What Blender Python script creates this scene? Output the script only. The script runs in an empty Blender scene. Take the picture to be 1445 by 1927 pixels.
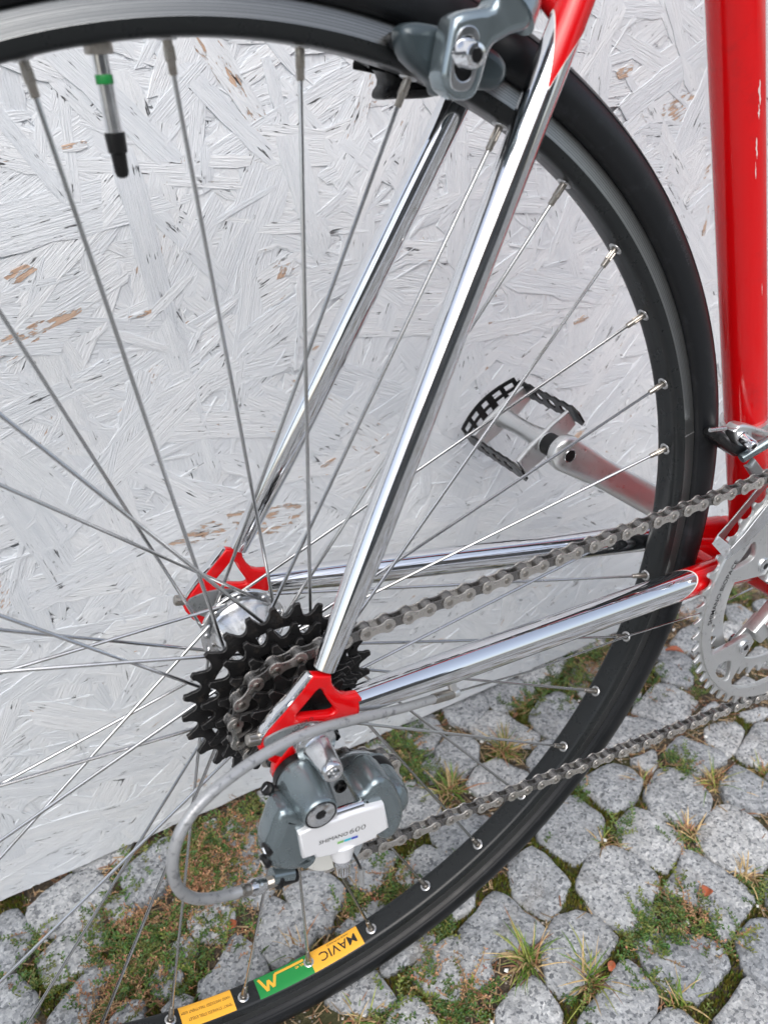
import bpy, bmesh, math, random
import numpy as np
from mathutils import Vector, Matrix

SC = bpy.context.scene
COL = SC.collection
MM = 0.001
ZA = 344.0                      # height of the rear axle above the ground, mm
R = math.radians

# ------------------------------------------------------------------ camera
cam_data = bpy.data.cameras.new('camera')
cam = bpy.data.objects.new('camera', cam_data)
COL.objects.link(cam)
_rot = Matrix([[0.880544, 0.277359, -0.384335], [-0.471581, 0.431491, -0.769042], [-0.047464, 0.858421, 0.510745]])
cam.matrix_world = Matrix.Translation(Vector([-89.92, -344.73, 643.82]) * MM) @ _rot.to_4x4()
cam_data.sensor_fit = 'AUTO'
cam_data.sensor_width = 36.0
cam_data.lens = 27.8919
cam_data.clip_start = 0.02
cam_data.clip_end = 500.0
cam_data.dof.use_dof = True
cam_data.dof.focus_distance = 0.50
cam_data.dof.aperture_fstop = 10.5
SC.camera = cam

# ------------------------------------------------------------------ daylight
SUN_EL, SUN_AZ = R(52), R(205)          # soft high daylight from behind the photographer
world = bpy.data.worlds.new('World')
SC.world = world
world.use_nodes = True
wt = world.node_tree
wt.nodes.clear()
sky = wt.nodes.new('ShaderNodeTexSky')
sky.sky_type = 'NISHITA'
sky.sun_disc = False
sky.sun_elevation = SUN_EL
sky.sun_rotation = SUN_AZ
sky.air_density = 1.0
sky.dust_density = 3.0
sky.ozone_density = 1.0
bg = wt.nodes.new('ShaderNodeBackground')
bg.inputs['Strength'].default_value = 0.15
wo = wt.nodes.new('ShaderNodeOutputWorld')
hs = wt.nodes.new('ShaderNodeHueSaturation')      # thin even cloud: the sky's blue is washed out
hs.inputs['Saturation'].default_value = 0.6
wt.links.new(sky.outputs[0], hs.inputs['Color'])
wt.links.new(hs.outputs[0], bg.inputs[0])
wt.links.new(bg.outputs[0], wo.inputs[0])

sun_data = bpy.data.lights.new('sun', 'SUN')
sun_data.energy = 1.3
sun_data.angle = R(60)
sun_data.color = (1.0, 0.985, 0.96)
sun = bpy.data.objects.new('sun', sun_data)
COL.objects.link(sun)
# sky azimuth is measured clockwise from +Y
_sd = Vector((math.sin(SUN_AZ) * math.cos(SUN_EL), math.cos(SUN_AZ) * math.cos(SUN_EL), math.sin(SUN_EL)))
sun.rotation_euler = _sd.to_track_quat('Z', 'Y').to_euler()

SC.view_settings.view_transform = 'Standard'
SC.view_settings.look = 'None'
SC.view_settings.exposure = 0.66
SC.view_settings.gamma = 1.0
SC.view_settings.use_curve_mapping = False

# ------------------------------------------------------------------ materials
def new_mat(name):
    m = bpy.data.materials.new(name)
    m.use_nodes = True
    nt = m.node_tree
    b = nt.nodes['Principled BSDF']
    return m, nt, b

def node(nt, kind, **kw):
    n = nt.nodes.new(kind)
    for k, v in kw.items():
        if k in n.inputs:
            n.inputs[k].default_value = v
        else:
            setattr(n, k, v)
    return n

def ramp(nt, src, stops):
    r = nt.nodes.new('ShaderNodeValToRGB')
    el = r.color_ramp.elements
    while len(el) < len(stops):
        el.new(0.5)
    for e, (p, c) in zip(el, stops):
        e.position = p
        e.color = (c, c, c, 1) if isinstance(c, (int, float)) else (*c, 1)
    nt.links.new(src, r.inputs[0])
    return r

def simple(name, base, rough=0.4, metal=0.0, coat=0.0, wear=None, wear_scale=60, wear_pos=(0.55, 0.7),
           rvar=0.08, rscale=90, bump=0.0, bscale=600, bdist=0.0002, spec=0.5):
    """One principled surface with uneven gloss, optional worn/dirty colour in patches and fine relief."""
    m, nt, b = new_mat(name)
    b.inputs['Base Color'].default_value = (*base, 1)
    b.inputs['Metallic'].default_value = metal
    b.inputs['Roughness'].default_value = rough
    b.inputs['Coat Weight'].default_value = coat
    b.inputs['Coat Roughness'].default_value = 0.06
    b.inputs['Specular IOR Level'].default_value = spec
    tc = node(nt, 'ShaderNodeTexCoord')
    if rvar:
        n = node(nt, 'ShaderNodeTexNoise', Scale=rscale, Detail=6.0, Roughness=0.65)
        nt.links.new(tc.outputs['Object'], n.inputs['Vector'])
        mr = node(nt, 'ShaderNodeMapRange')
        mr.inputs['From Min'].default_value = 0.3
        mr.inputs['From Max'].default_value = 0.7
        mr.inputs['To Min'].default_value = max(0.02, rough - rvar)
        mr.inputs['To Max'].default_value = rough + rvar
        nt.links.new(n.outputs['Fac'], mr.inputs['Value'])
        nt.links.new(mr.outputs[0], b.inputs['Roughness'])
    if wear is not None:
        n2 = node(nt, 'ShaderNodeTexNoise', Scale=wear_scale, Detail=8.0, Roughness=0.7)
        nt.links.new(tc.outputs['Object'], n2.inputs['Vector'])
        r = ramp(nt, n2.outputs['Fac'], [(wear_pos[0], 0.0), (wear_pos[1], 1.0)])
        mx = node(nt, 'ShaderNodeMix', data_type='RGBA')
        mx.inputs[6].default_value = (*base, 1)
        mx.inputs[7].default_value = (*wear, 1)
        nt.links.new(r.outputs[0], mx.inputs[0])
        nt.links.new(mx.outputs[2], b.inputs['Base Color'])
    if bump:
        n3 = node(nt, 'ShaderNodeTexNoise', Scale=bscale, Detail=4.0)
        nt.links.new(tc.outputs['Object'], n3.inputs['Vector'])
        bp = node(nt, 'ShaderNodeBump', Strength=bump, Distance=bdist)
        nt.links.new(n3.outputs['Fac'], bp.inputs['Height'])
        nt.links.new(bp.outputs[0], b.inputs['Normal'])
    return m

M = {}
M['chrome'] = simple('chrome', (0.80, 0.81, 0.83), 0.045, 1.0, rvar=0.03, rscale=300, wear=(0.52, 0.50, 0.47), wear_scale=420, wear_pos=(0.66, 0.78))
M['red'] = simple('red_paint', (0.58, 0.002, 0.004), 0.2, 0.0, coat=0.35, rvar=0.07, rscale=120, spec=0.35, wear=(0.46, 0.004, 0.006), wear_scale=30)
M['lining'] = simple('pale_lining', (0.72, 0.70, 0.68), 0.3)
M['bare'] = simple('bare_grey_metal', (0.30, 0.32, 0.33), 0.38, 0.7, rvar=0.12, wear=(0.12, 0.12, 0.12), wear_scale=200, bump=0.3, bscale=900)
M['spoke'] = simple('spoke_steel', (0.52, 0.525, 0.53), 0.24, 1.0, rvar=0.04, rscale=60, wear=(0.42, 0.41, 0.39), wear_scale=25)
M['nipple'] = simple('nickel', (0.38, 0.355, 0.32), 0.33, 1.0, rvar=0.1, rscale=400, wear=(0.22, 0.18, 0.13), wear_scale=500)
M['eyelet'] = simple('eyelet_steel', (0.58, 0.58, 0.58), 0.3, 1.0, rvar=0.1, rscale=400)
M['alu'] = simple('polished_alloy', (0.72, 0.73, 0.74), 0.19, 1.0, rvar=0.08, rscale=200, wear=(0.48, 0.47, 0.46), wear_scale=180)
M['satin'] = simple('satin_alloy', (0.66, 0.67, 0.67), 0.36, 0.9, rvar=0.1, rscale=200, wear=(0.40, 0.40, 0.40), wear_scale=140, wear_pos=(0.58, 0.75))
M['plate'] = simple('silver_plate', (0.82, 0.83, 0.85), 0.36, 0.35, coat=0.4, rvar=0.05)
M['grey'] = simple('grey_metal_lacquer', (0.185, 0.225, 0.24), 0.25, 0.7, coat=0.25, rvar=0.06, wear=(0.15, 0.185, 0.20), wear_scale=90)
M['palegrey'] = simple('pale_grey_lacquer', (0.215, 0.265, 0.285), 0.27, 0.6, coat=0.25, rvar=0.07)
M['rubber'] = simple('tyre_rubber', (0.0075, 0.0085, 0.010), 0.40, 0.0, rvar=0.08, rscale=60, wear=(0.020, 0.022, 0.026), wear_scale=55, bump=0.2, bscale=1800, spec=0.3)
M['letter'] = simple('worn_rubber_letter', (0.040, 0.043, 0.048), 0.5)
M['black'] = simple('black_plastic', (0.007, 0.007, 0.0075), 0.35, 0.0, rvar=0.1, spec=0.3)
M['blacksteel'] = simple('blackened_steel', (0.013, 0.013, 0.0135), 0.34, 0.35, rvar=0.14, rscale=250, wear=(0.05, 0.043, 0.037), wear_scale=160, wear_pos=(0.56, 0.74), bump=0.2, bscale=700, spec=0.35)
M['worn'] = simple('worn_tooth_edges', (0.17, 0.165, 0.16), 0.35, 0.9, wear=(0.04, 0.038, 0.035), wear_scale=220, wear_pos=(0.45, 0.6))
M['rim'] = simple('dark_anodised_rim', (0.016, 0.018, 0.019), 0.30, 0.15, rvar=0.06, rscale=120, spec=0.35)
M['chain'] = simple('chain_plate_steel', (0.60, 0.575, 0.54), 0.32, 0.95, rvar=0.12, rscale=350, wear=(0.32, 0.25, 0.20), wear_scale=260, wear_pos=(0.58, 0.8))
M['chaindark'] = simple('oily_chain_steel', (0.21, 0.205, 0.2), 0.3, 0.9, rvar=0.12, rscale=350, wear=(0.28, 0.10, 0.04), wear_scale=300, wear_pos=(0.66, 0.76))
M['housing'] = simple('silver_cable_housing', (0.34, 0.35, 0.36), 0.36, 0.35, rvar=0.08, wear=(0.13, 0.135, 0.14), wear_scale=190, wear_pos=(0.54, 0.66), bump=0.25, bscale=700)
M['cagegrey'] = simple('pale_cage_alloy', (0.50, 0.54, 0.56), 0.22, 0.85, rvar=0.06)
M['cream'] = simple('cream_plastic', (0.62, 0.62, 0.58), 0.35)
M['yellow'] = simple('yellow_print', (0.80, 0.40, 0.035), 0.42, rvar=0.05)
M['green'] = simple('green_print', (0.010, 0.22, 0.045), 0.42, rvar=0.05)
M['ink'] = simple('black_ink', (0.012, 0.012, 0.012), 0.45, rvar=0)
M['lime'] = simple('lime_print', (0.18, 0.42, 0.10), 0.4, rvar=0)
M['cyan'] = simple('cyan_print', (0.02, 0.42, 0.55), 0.4, rvar=0)
M['blue'] = simple('blue_print', (0.01, 0.05, 0.42), 0.4, rvar=0)
M['scar'] = simple('bare_paint_scar', (0.72, 0.55, 0.53), 0.5)

# brake track: turned metal with fine rings
def brake_track():
    m, nt, b = new_mat('turned_brake_track')
    b.inputs['Metallic'].default_value = 0.9
    b.inputs['Roughness'].default_value = 0.3
    tc = node(nt, 'ShaderNodeTexCoord')
    mp = node(nt, 'ShaderNodeMapping')
    mp.inputs['Location'].default_value = (0, 0, -ZA * MM)
    nt.links.new(tc.outputs['Object'], mp.inputs['Vector'])
    sx = node(nt, 'ShaderNodeSeparateXYZ')
    nt.links.new(mp.outputs[0], sx.inputs[0])
    cx = node(nt, 'ShaderNodeCombineXYZ')
    nt.links.new(sx.outputs[0], cx.inputs[0]); nt.links.new(sx.outputs[2], cx.inputs[1])
    ln = node(nt, 'ShaderNodeVectorMath', operation='LENGTH')
    nt.links.new(cx.outputs[0], ln.inputs[0])
    n = node(nt, 'ShaderNodeTexNoise', noise_dimensions='1D', Scale=2600.0, Detail=4.0)
    nt.links.new(ln.outputs['Value'], n.inputs['W'])
    r = ramp(nt, n.outputs['Fac'], [(0.34, (0.15, 0.16, 0.162)), (0.66, (0.44, 0.45, 0.452))])
    nt.links.new(r.outputs[0], b.inputs['Base Color'])
    bp = node(nt, 'ShaderNodeBump', Strength=0.35, Distance=0.0002)
    nt.links.new(n.outputs['Fac'], bp.inputs['Height'])
    nt.links.new(bp.outputs[0], b.inputs['Normal'])
    return m
M['track'] = brake_track()

def granite():
    m, nt, b = new_mat('granite')
    tc = node(nt, 'ShaderNodeTexCoord')
    warp = node(nt, 'ShaderNodeTexNoise', Scale=300.0, Detail=2.0)
    nt.links.new(tc.outputs['Object'], warp.inputs['Vector'])
    vm = node(nt, 'ShaderNodeVectorMath', operation='MULTIPLY_ADD')
    vm.inputs[1].default_value = (0.004, 0.004, 0.004)
    nt.links.new(warp.outputs['Color'], vm.inputs[0]); nt.links.new(tc.outputs['Object'], vm.inputs[2])
    v = node(nt, 'ShaderNodeTexVoronoi', Scale=470.0, Randomness=1.0)
    nt.links.new(vm.outputs[0], v.inputs['Vector'])
    sp = node(nt, 'ShaderNodeSeparateColor')
    nt.links.new(v.outputs['Color'], sp.inputs[0])
    r = ramp(nt, sp.outputs[0], [(0.0, (0.15, 0.16, 0.175)), (0.12, (0.24, 0.255, 0.27)), (0.28, (0.38, 0.395, 0.41)), (0.72, (0.50, 0.515, 0.53)), (1.0, (0.64, 0.65, 0.655))])
    big = node(nt, 'ShaderNodeTexNoise', Scale=38.0, Detail=6.0, Roughness=0.7)
    nt.links.new(tc.outputs['Object'], big.inputs['Vector'])
    rb = ramp(nt, big.outputs['Fac'], [(0.30, 0.56), (0.68, 1.02)])
    mx = node(nt, 'ShaderNodeMix', data_type='RGBA', blend_type='MULTIPLY')
    mx.inputs[0].default_value = 1.0
    nt.links.new(r.outputs[0], mx.inputs[6]); nt.links.new(rb.outputs[0], mx.inputs[7])
    oi = node(nt, 'ShaderNodeObjectInfo')
    ro = ramp(nt, oi.outputs['Random'], [(0.0, (0.76, 0.775, 0.79)), (1.0, (1.12, 1.105, 1.08))])
    m2 = node(nt, 'ShaderNodeMix', data_type='RGBA', blend_type='MULTIPLY')
    m2.inputs[0].default_value = 1.0
    nt.links.new(mx.outputs[2], m2.inputs[6]); nt.links.new(ro.outputs[0], m2.inputs[7])
    # dirt stains
    st = node(nt, 'ShaderNodeTexNoise', Scale=17.0, Detail=7.0, Roughness=0.72)
    nt.links.new(tc.outputs['Object'], st.inputs['Vector'])
    rs = ramp(nt, st.outputs['Fac'], [(0.56, 0.0), (0.74, 0.55)])
    m3 = node(nt, 'ShaderNodeMix', data_type='RGBA')
    m3.inputs[7].default_value = (0.20, 0.175, 0.14, 1)
    nt.links.new(rs.outputs[0], m3.inputs[0]); nt.links.new(m2.outputs[2], m3.inputs[6])
    nt.links.new(m3.outputs[2], b.inputs['Base Color'])
    b.inputs['Roughness'].default_value = 0.62
    fine = node(nt, 'ShaderNodeTexNoise', Scale=420.0, Detail=6.0, Roughness=0.7)
    nt.links.new(tc.outputs['Object'], fine.inputs['Vector'])
    md = node(nt, 'ShaderNodeTexNoise', Scale=95.0, Detail=4.0)
    nt.links.new(tc.outputs['Object'], md.inputs['Vector'])
    ad = node(nt, 'ShaderNodeMath', operation='MULTIPLY_ADD')
    ad.inputs[1].default_value = 2.0
    nt.links.new(md.outputs['Fac'], ad.inputs[0]); nt.links.new(fine.outputs['Fac'], ad.inputs[2])
    bp = node(nt, 'ShaderNodeBump', Strength=0.85, Distance=0.0018)
    nt.links.new(ad.outputs[0], bp.inputs['Height'])
    nt.links.new(bp.outputs[0], b.inputs['Normal'])
    return m
M['granite'] = granite()

def soil():
    m, nt, b = new_mat('soil')
    tc = node(nt, 'ShaderNodeTexCoord')
    n = node(nt, 'ShaderNodeTexNoise', Scale=240.0, Detail=8.0, Roughness=0.75)
    nt.links.new(tc.outputs['Object'], n.inputs['Vector'])
    r = ramp(nt, n.outputs['Fac'], [(0.28, (0.03, 0.024, 0.017)), (0.5, (0.10, 0.078, 0.055)), (0.68, (0.20, 0.155, 0.11)), (0.8, (0.34, 0.29, 0.23))])
    g = node(nt, 'ShaderNodeTexNoise', Scale=14.0, Detail=5.0)
    nt.links.new(tc.outputs['Object'], g.inputs['Vector'])
    rg = ramp(nt, g.outputs['Fac'], [(0.5, 0.0), (0.62, 0.75)])
    mx = node(nt, 'ShaderNodeMix', data_type='RGBA')
    mx.inputs[7].default_value = (0.055, 0.062, 0.014, 1)
    nt.links.new(rg.outputs[0], mx.inputs[0]); nt.links.new(r.outputs[0], mx.inputs[6])
    nt.links.new(mx.outputs[2], b.inputs['Base Color'])
    b.inputs['Roughness'].default_value = 0.9
    bp = node(nt, 'ShaderNodeBump', Strength=1.0, Distance=0.004)
    nt.links.new(n.outputs['Fac'], bp.inputs['Height'])
    nt.links.new(bp.outputs[0], b.inputs['Normal'])
    return m
M['soil'] = soil()

def painted_wood():
    """White paint over wood flakes; where a flake is worn the bare wood shows."""
    m, nt, b = new_mat('white_painted_flakes')
    at = node(nt, 'ShaderNodeAttribute', attribute_name='flake')
    sp = node(nt, 'ShaderNodeSeparateXYZ')
    nt.links.new(at.outputs['Vector'], sp.inputs[0])
    def stretched(su, sv, detail, rough=0.6):
        mu = node(nt, 'ShaderNodeMath', operation='MULTIPLY'); mu.inputs[1].default_value = su
        mv = node(nt, 'ShaderNodeMath', operation='MULTIPLY'); mv.inputs[1].default_value = sv
        nt.links.new(sp.outputs[0], mu.inputs[0]); nt.links.new(sp.outputs[1], mv.inputs[0])
        c = node(nt, 'ShaderNodeCombineXYZ')
        nt.links.new(mu.outputs[0], c.inputs[0]); nt.links.new(mv.outputs[0], c.inputs[1])
        n = node(nt, 'ShaderNodeTexNoise', Scale=1.0, Detail=detail, Roughness=rough)
        nt.links.new(c.outputs[0], n.inputs['Vector'])
        return n
    grain = stretched(40, 820, 5.0, 0.68)
    grain2 = stretched(9, 150, 3.0)
    chips = stretched(60, 210, 6.0, 0.7)
    tc = node(nt, 'ShaderNodeTexCoord')
    spk = node(nt, 'ShaderNodeTexNoise', Scale=900.0, Detail=3.0)
    nt.links.new(tc.outputs['Object'], spk.inputs['Vector'])
    # chip mask = noise + wear of this flake
    add = node(nt, 'ShaderNodeMath', operation='ADD')
    nt.links.new(chips.outputs['Fac'], add.inputs[0]); nt.links.new(sp.outputs[2], add.inputs[1])
    mask = ramp(nt, add.outputs[0], [(0.845, 0.0), (0.87, 1.0)])
    paint = ramp(nt, grain2.outputs['Fac'], [(0.3, (0.65, 0.685, 0.72)), (0.7, (0.745, 0.775, 0.80))])
    wood = ramp(nt, grain.outputs['Fac'], [(0.3, (0.42, 0.26, 0.17)), (0.7, (0.68, 0.52, 0.41))])
    mx = node(nt, 'ShaderNodeMix', data_type='RGBA')
    nt.links.new(mask.outputs[0], mx.inputs[0]); nt.links.new(paint.outputs[0], mx.inputs[6]); nt.links.new(wood.outputs[0], mx.inputs[7])
    # fine crevices along the grain, their shade painted dark into the colour
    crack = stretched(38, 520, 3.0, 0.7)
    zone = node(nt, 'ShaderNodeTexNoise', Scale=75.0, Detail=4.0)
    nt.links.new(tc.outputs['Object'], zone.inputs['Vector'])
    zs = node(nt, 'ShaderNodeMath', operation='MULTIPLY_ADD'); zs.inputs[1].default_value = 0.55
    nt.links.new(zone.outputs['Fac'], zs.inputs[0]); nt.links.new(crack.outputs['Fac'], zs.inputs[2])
    crevice_shade = ramp(nt, zs.outputs[0], [(0.955, 1.0), (0.985, 0.12)])
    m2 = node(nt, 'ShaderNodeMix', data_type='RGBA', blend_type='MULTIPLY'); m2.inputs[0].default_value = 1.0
    nt.links.new(mx.outputs[2], m2.inputs[6]); nt.links.new(crevice_shade.outputs[0], m2.inputs[7])
    # the coat of paint lies thicker on some flakes than on others
    tone = ramp(nt, sp.outputs[2], [(0.0, (0.95, 0.953, 0.96)), (0.05, (1.0, 1.0, 1.0)), (0.1, (1.03, 1.02, 1.01))])
    m5 = node(nt, 'ShaderNodeMix', data_type='RGBA', blend_type='MULTIPLY'); m5.inputs[0].default_value = 1.0
    nt.links.new(m2.outputs[2], m5.inputs[6]); nt.links.new(tone.outputs[0], m5.inputs[7])
    nt.links.new(m5.outputs[2], b.inputs['Base Color'])
    b.inputs['Roughness'].default_value = 0.55
    s1 = node(nt, 'ShaderNodeMath', operation='MULTIPLY_ADD'); s1.inputs[1].default_value = 0.3
    nt.links.new(grain2.outputs['Fac'], s1.inputs[0]); nt.links.new(grain.outputs['Fac'], s1.inputs[2])
    s3 = node(nt, 'ShaderNodeMath', operation='MULTIPLY_ADD'); s3.inputs[1].default_value = 1.5
    nt.links.new(crevice_shade.outputs[0], s3.inputs[0]); nt.links.new(s1.outputs[0], s3.inputs[2]); s1 = s3
    s2 = node(nt, 'ShaderNodeMath', operation='MULTIPLY_ADD'); s2.inputs[1].default_value = -0.5
    nt.links.new(mask.outputs[0], s2.inputs[0]); nt.links.new(s1.outputs[0], s2.inputs[2])
    bp = node(nt, 'ShaderNodeBump', Strength=0.95, Distance=0.0013)
    nt.links.new(s2.outputs[0], bp.inputs['Height'])
    nt.links.new(bp.outputs[0], b.inputs['Normal'])
    return m
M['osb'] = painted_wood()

def by_attr(name, rough=0.6, trans=0.0, nscale=300):
    m, nt, b = new_mat(name)
    at = node(nt, 'ShaderNodeAttribute', attribute_name='tint')
    tc = node(nt, 'ShaderNodeTexCoord')
    n = node(nt, 'ShaderNodeTexNoise', Scale=nscale, Detail=3.0)
    nt.links.new(tc.outputs['Object'], n.inputs['Vector'])
    r = ramp(nt, n.outputs['Fac'], [(0.3, 0.65), (0.7, 1.25)])
    mx = node(nt, 'ShaderNodeMix', data_type='RGBA', blend_type='MULTIPLY'); mx.inputs[0].default_value = 1.0
    nt.links.new(at.outputs['Color'], mx.inputs[6]); nt.links.new(r.outputs[0], mx.inputs[7])
    nt.links.new(mx.outputs[2], b.inputs['Base Color'])
    b.inputs['Roughness'].default_value = rough
    if trans:
        b.inputs['Subsurface Weight'].default_value = 0.0
        b.inputs['Transmission Weight'].default_value = 0.0
    return m
M['plant'] = by_attr('plant_leaf', 0.55)
M['bits'] = by_attr('grit', 0.8)
M['leaf'] = simple('dry_leaf', (0.36, 0.085, 0.03), 0.45, wear=(0.20, 0.09, 0.05), wear_scale=300, wear_pos=(0.45, 0.65), bump=0.4, bscale=500, bdist=0.0006)

# ------------------------------------------------------------------ mesh helpers (all in millimetres)
def V(*a):
    return Vector(a)

class MB:
    """Collects shapes; build() links them as one mesh object."""
    def __init__(self):
        self.v, self.f, self.m = [], [], []
    def add(self, verts, faces, mi=0):
        o = len(self.v)
        self.v.extend([tuple(p) for p in verts])
        self.f.extend([tuple(i + o for i in f) for f in faces])
        self.m.extend([mi] * len(faces))
        return self
    def mesh(self, name, mats, smooth=True, angle=35):
        me = bpy.data.meshes.new(name)
        me.from_pydata([(x * MM, y * MM, z * MM) for x, y, z in self.v], [], self.f)
        for mt in mats:
            me.materials.append(mt)
        me.polygons.foreach_set('material_index', self.m)
        me.polygons.foreach_set('use_smooth', [smooth] * len(self.f))
        me.update()
        if smooth:
            me.set_sharp_from_angle(angle=R(angle))
        return me
    def build(self, name, mats, parent=None, smooth=True, angle=35):
        if not isinstance(mats, (list, tuple)):
            mats = [mats]
        o = bpy.data.objects.new(name, self.mesh(name, mats, smooth, angle))
        COL.objects.link(o)
        if parent is not None:
            o.parent = parent
        return o
    # -- shapes
    def lathe(self, prof, o, axis, seg=32, mi=0, closed=False, wave=None):
        o = Vector(o); a = Vector(axis).normalized()
        t = Vector((0, 0, 1)) if abs(a.z) < 0.9 else Vector((1, 0, 0))
        u = a.cross(t).normalized(); w = a.cross(u)
        vs, rings = [], []
        for r, h in prof:
            if r < 1e-6:
                rings.append([len(vs)]); vs.append(o + a * h)
            else:
                ring = []
                for k in range(seg):
                    th = 2 * math.pi * k / seg
                    rr = r * (1 + (wave[1] if wave and k % 2 else 0)) if wave and wave[0] <= h <= wave[2] else r
                    ring.append(len(vs)); vs.append(o + a * h + (u * math.cos(th) + w * math.sin(th)) * rr)
                rings.append(ring)
        fs = []
        pairs = list(zip(rings, rings[1:])) + ([(rings[-1], rings[0])] if closed else [])
        for A, B in pairs:
            for k in range(seg):
                k2 = (k + 1) % seg
                if len(A) == 1 and len(B) == 1: continue
                if len(A) == 1: fs.append((A[0], B[k2], B[k]))
                elif len(B) == 1: fs.append((A[k], A[k2], B[0]))
                else: fs.append((A[k], A[k2], B[k2], B[k]))
        return self.add(vs, fs, mi)
    def sweep(self, path, rad, seg=12, mi=0, caps=True, squash=None, smooth_n=0):
        P = [Vector(p) for p in path]
        if smooth_n:
            P = spline(P, smooth_n)
        n = len(P)
        rads = [rad] * n if isinstance(rad, (int, float)) else ([rad[0] + (rad[-1] - rad[0]) * i / (n - 1) for i in range(n)] if len(rad) != n else list(rad))
        T = [(P[min(i + 1, n - 1)] - P[max(i - 1, 0)]).normalized() for i in range(n)]
        ref = Vector((0, 1, 0)) if abs(T[0].y) < 0.9 else Vector((0, 0, 1))
        u = (ref - T[0] * ref.dot(T[0])).normalized()
        vs = []
        for i in range(n):
            u = (u - T[i] * u.dot(T[i])).normalized()
            w = T[i].cross(u)
            sq = squash[i] if isinstance(squash, (list, tuple)) else (squash or 1.0)
            for k in range(seg):
                th = 2 * math.pi * k / seg
                vs.append(P[i] + u * (math.cos(th) * rads[i] * sq) + w * (math.sin(th) * rads[i]))
        fs = [(i * seg + k, i * seg + (k + 1) % seg, (i + 1) * seg + (k + 1) % seg, (i + 1) * seg + k) for i in range(n - 1) for k in range(seg)]
        if caps:
            fs.append(tuple(range(seg))[::-1]); fs.append(tuple((n - 1) * seg + k for k in range(seg)))
        return self.add(vs, fs, mi)
    def plate(self, outline, y0, y1, holes=(), bevel=0.0, mi=0, frame=None, res=1):
        """Flat piece with rounded edges; outline in (x, z) unless a frame (origin, ux, uy) is given."""
        cu = bpy.data.curves.new('tmp', 'CURVE')
        cu.dimensions = '2D'; cu.fill_mode = 'BOTH'
        t = abs(y1 - y0) / 2
        bevel = min(bevel, t * 0.98)
        cu.extrude = (t - bevel) * MM * 100
        cu.bevel_depth = bevel * MM * 100
        cu.bevel_resolution = res
        cu.offset = -bevel * MM * 100
        for loop in [outline] + list(holes):
            s = cu.splines.new('POLY')
            s.points.add(len(loop) - 1)
            for p, q in zip(s.points, loop):
                p.co = (q[0] * MM * 100, q[1] * MM * 100, 0, 1)
            s.use_cyclic_u = True
        ob = bpy.data.objects.new('tmp', cu)
        COL.objects.link(ob)
        me = ob.to_mesh()
        ym = (y0 + y1) / 2
        vs = []
        for v in me.vertices:
            x, y, z = v.co / (MM * 100)
            if frame is None:
                vs.append((x, ym - z, y))
            else:
                o, ux, uy = (Vector(q) for q in frame)
                vs.append(o + ux * x + uy * y + ux.cross(uy) * (z - ym))
        fs = [tuple(p.vertices) for p in me.polygons]
        ob.to_mesh_clear()
        bpy.data.objects.remove(ob); bpy.data.curves.remove(cu)
        return self.add(vs, fs, mi)
    def text(self, body, size, fn, mi=0, align='LEFT', sx=1.0, lift=0.0, shear=0.0, bold=0.0):
        """Flat lettering; fn maps (x, y) in mm of the line to a point in space."""
        cu = bpy.data.curves.new('tmp', 'FONT')
        cu.body = body; cu.size = 1.0; cu.align_x = align; cu.resolution_u = 2; cu.shear = shear; cu.offset = bold
        cu.fill_mode = 'FRONT'
        ob = bpy.data.objects.new('tmp', cu)
        COL.objects.link(ob)
        me = ob.to_mesh()
        vs = [fn(v.co.x * size * sx, v.co.y * size) for v in me.vertices]
        fs = [tuple(p.vertices) for p in me.polygons]
        ob.to_mesh_clear()
        bpy.data.objects.remove(ob); bpy.data.curves.remove(cu)
        return self.add(vs, fs, mi)

def spline(P, n):
    """Catmull-Rom through the points, n steps each."""
    P = [Vector(p) for p in P]
    Q = [P[0] * 2 - P[1]] + P + [P[-1] * 2 - P[-2]]
    out = []
    for i in range(1, len(Q) - 2):
        a, b, c, d = Q[i - 1], Q[i], Q[i + 1], Q[i + 2]
        for k in range(n):
            t = k / n
            out.append(0.5 * ((2 * b) + (c - a) * t + (2 * a - 5 * b + 4 * c - d) * t * t + (3 * b - a - 3 * c + d) * t ** 3))
    out.append(P[-1])
    return out

def chaikin(P, n=2, c=.25):
    for _ in range(n):
        Q = []
        for i in range(len(P)):
            a, b = P[i], P[(i + 1) % len(P)]
            Q.append((a[0] * (1 - c) + b[0] * c, a[1] * (1 - c) + b[1] * c))
            Q.append((a[0] * c + b[0] * (1 - c), a[1] * c + b[1] * (1 - c)))
        P = Q
    return P

def circle(cx, cz, r, n=24):
    return [(cx + r * math.cos(2 * math.pi * k / n), cz + r * math.sin(2 * math.pi * k / n)) for k in range(n)]

def empty(name, loc=(0, 0, 0)):
    o = bpy.data.objects.new(name, None)
    o.empty_display_size = 0.05
    o.location = [c * MM for c in loc]
    COL.objects.link(o)
    return o

def tag(o, label=None, cat=None, group=None, kind=None):
    if label: o['label'] = label
    if cat: o['category'] = cat
    if group: o['group'] = group
    if kind: o['kind'] = kind
    return o

def inst(mesh, name, parent, mw=None):
    o = bpy.data.objects.new(name, mesh)
    COL.objects.link(o)
    o.parent = parent
    if mw is not None:
        o.matrix_basis = mw
    return o

# ================================================================== the setting: ground
rng = random.Random(7)
nr = np.random.default_rng(11)
from mathutils import noise as mnoise

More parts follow.
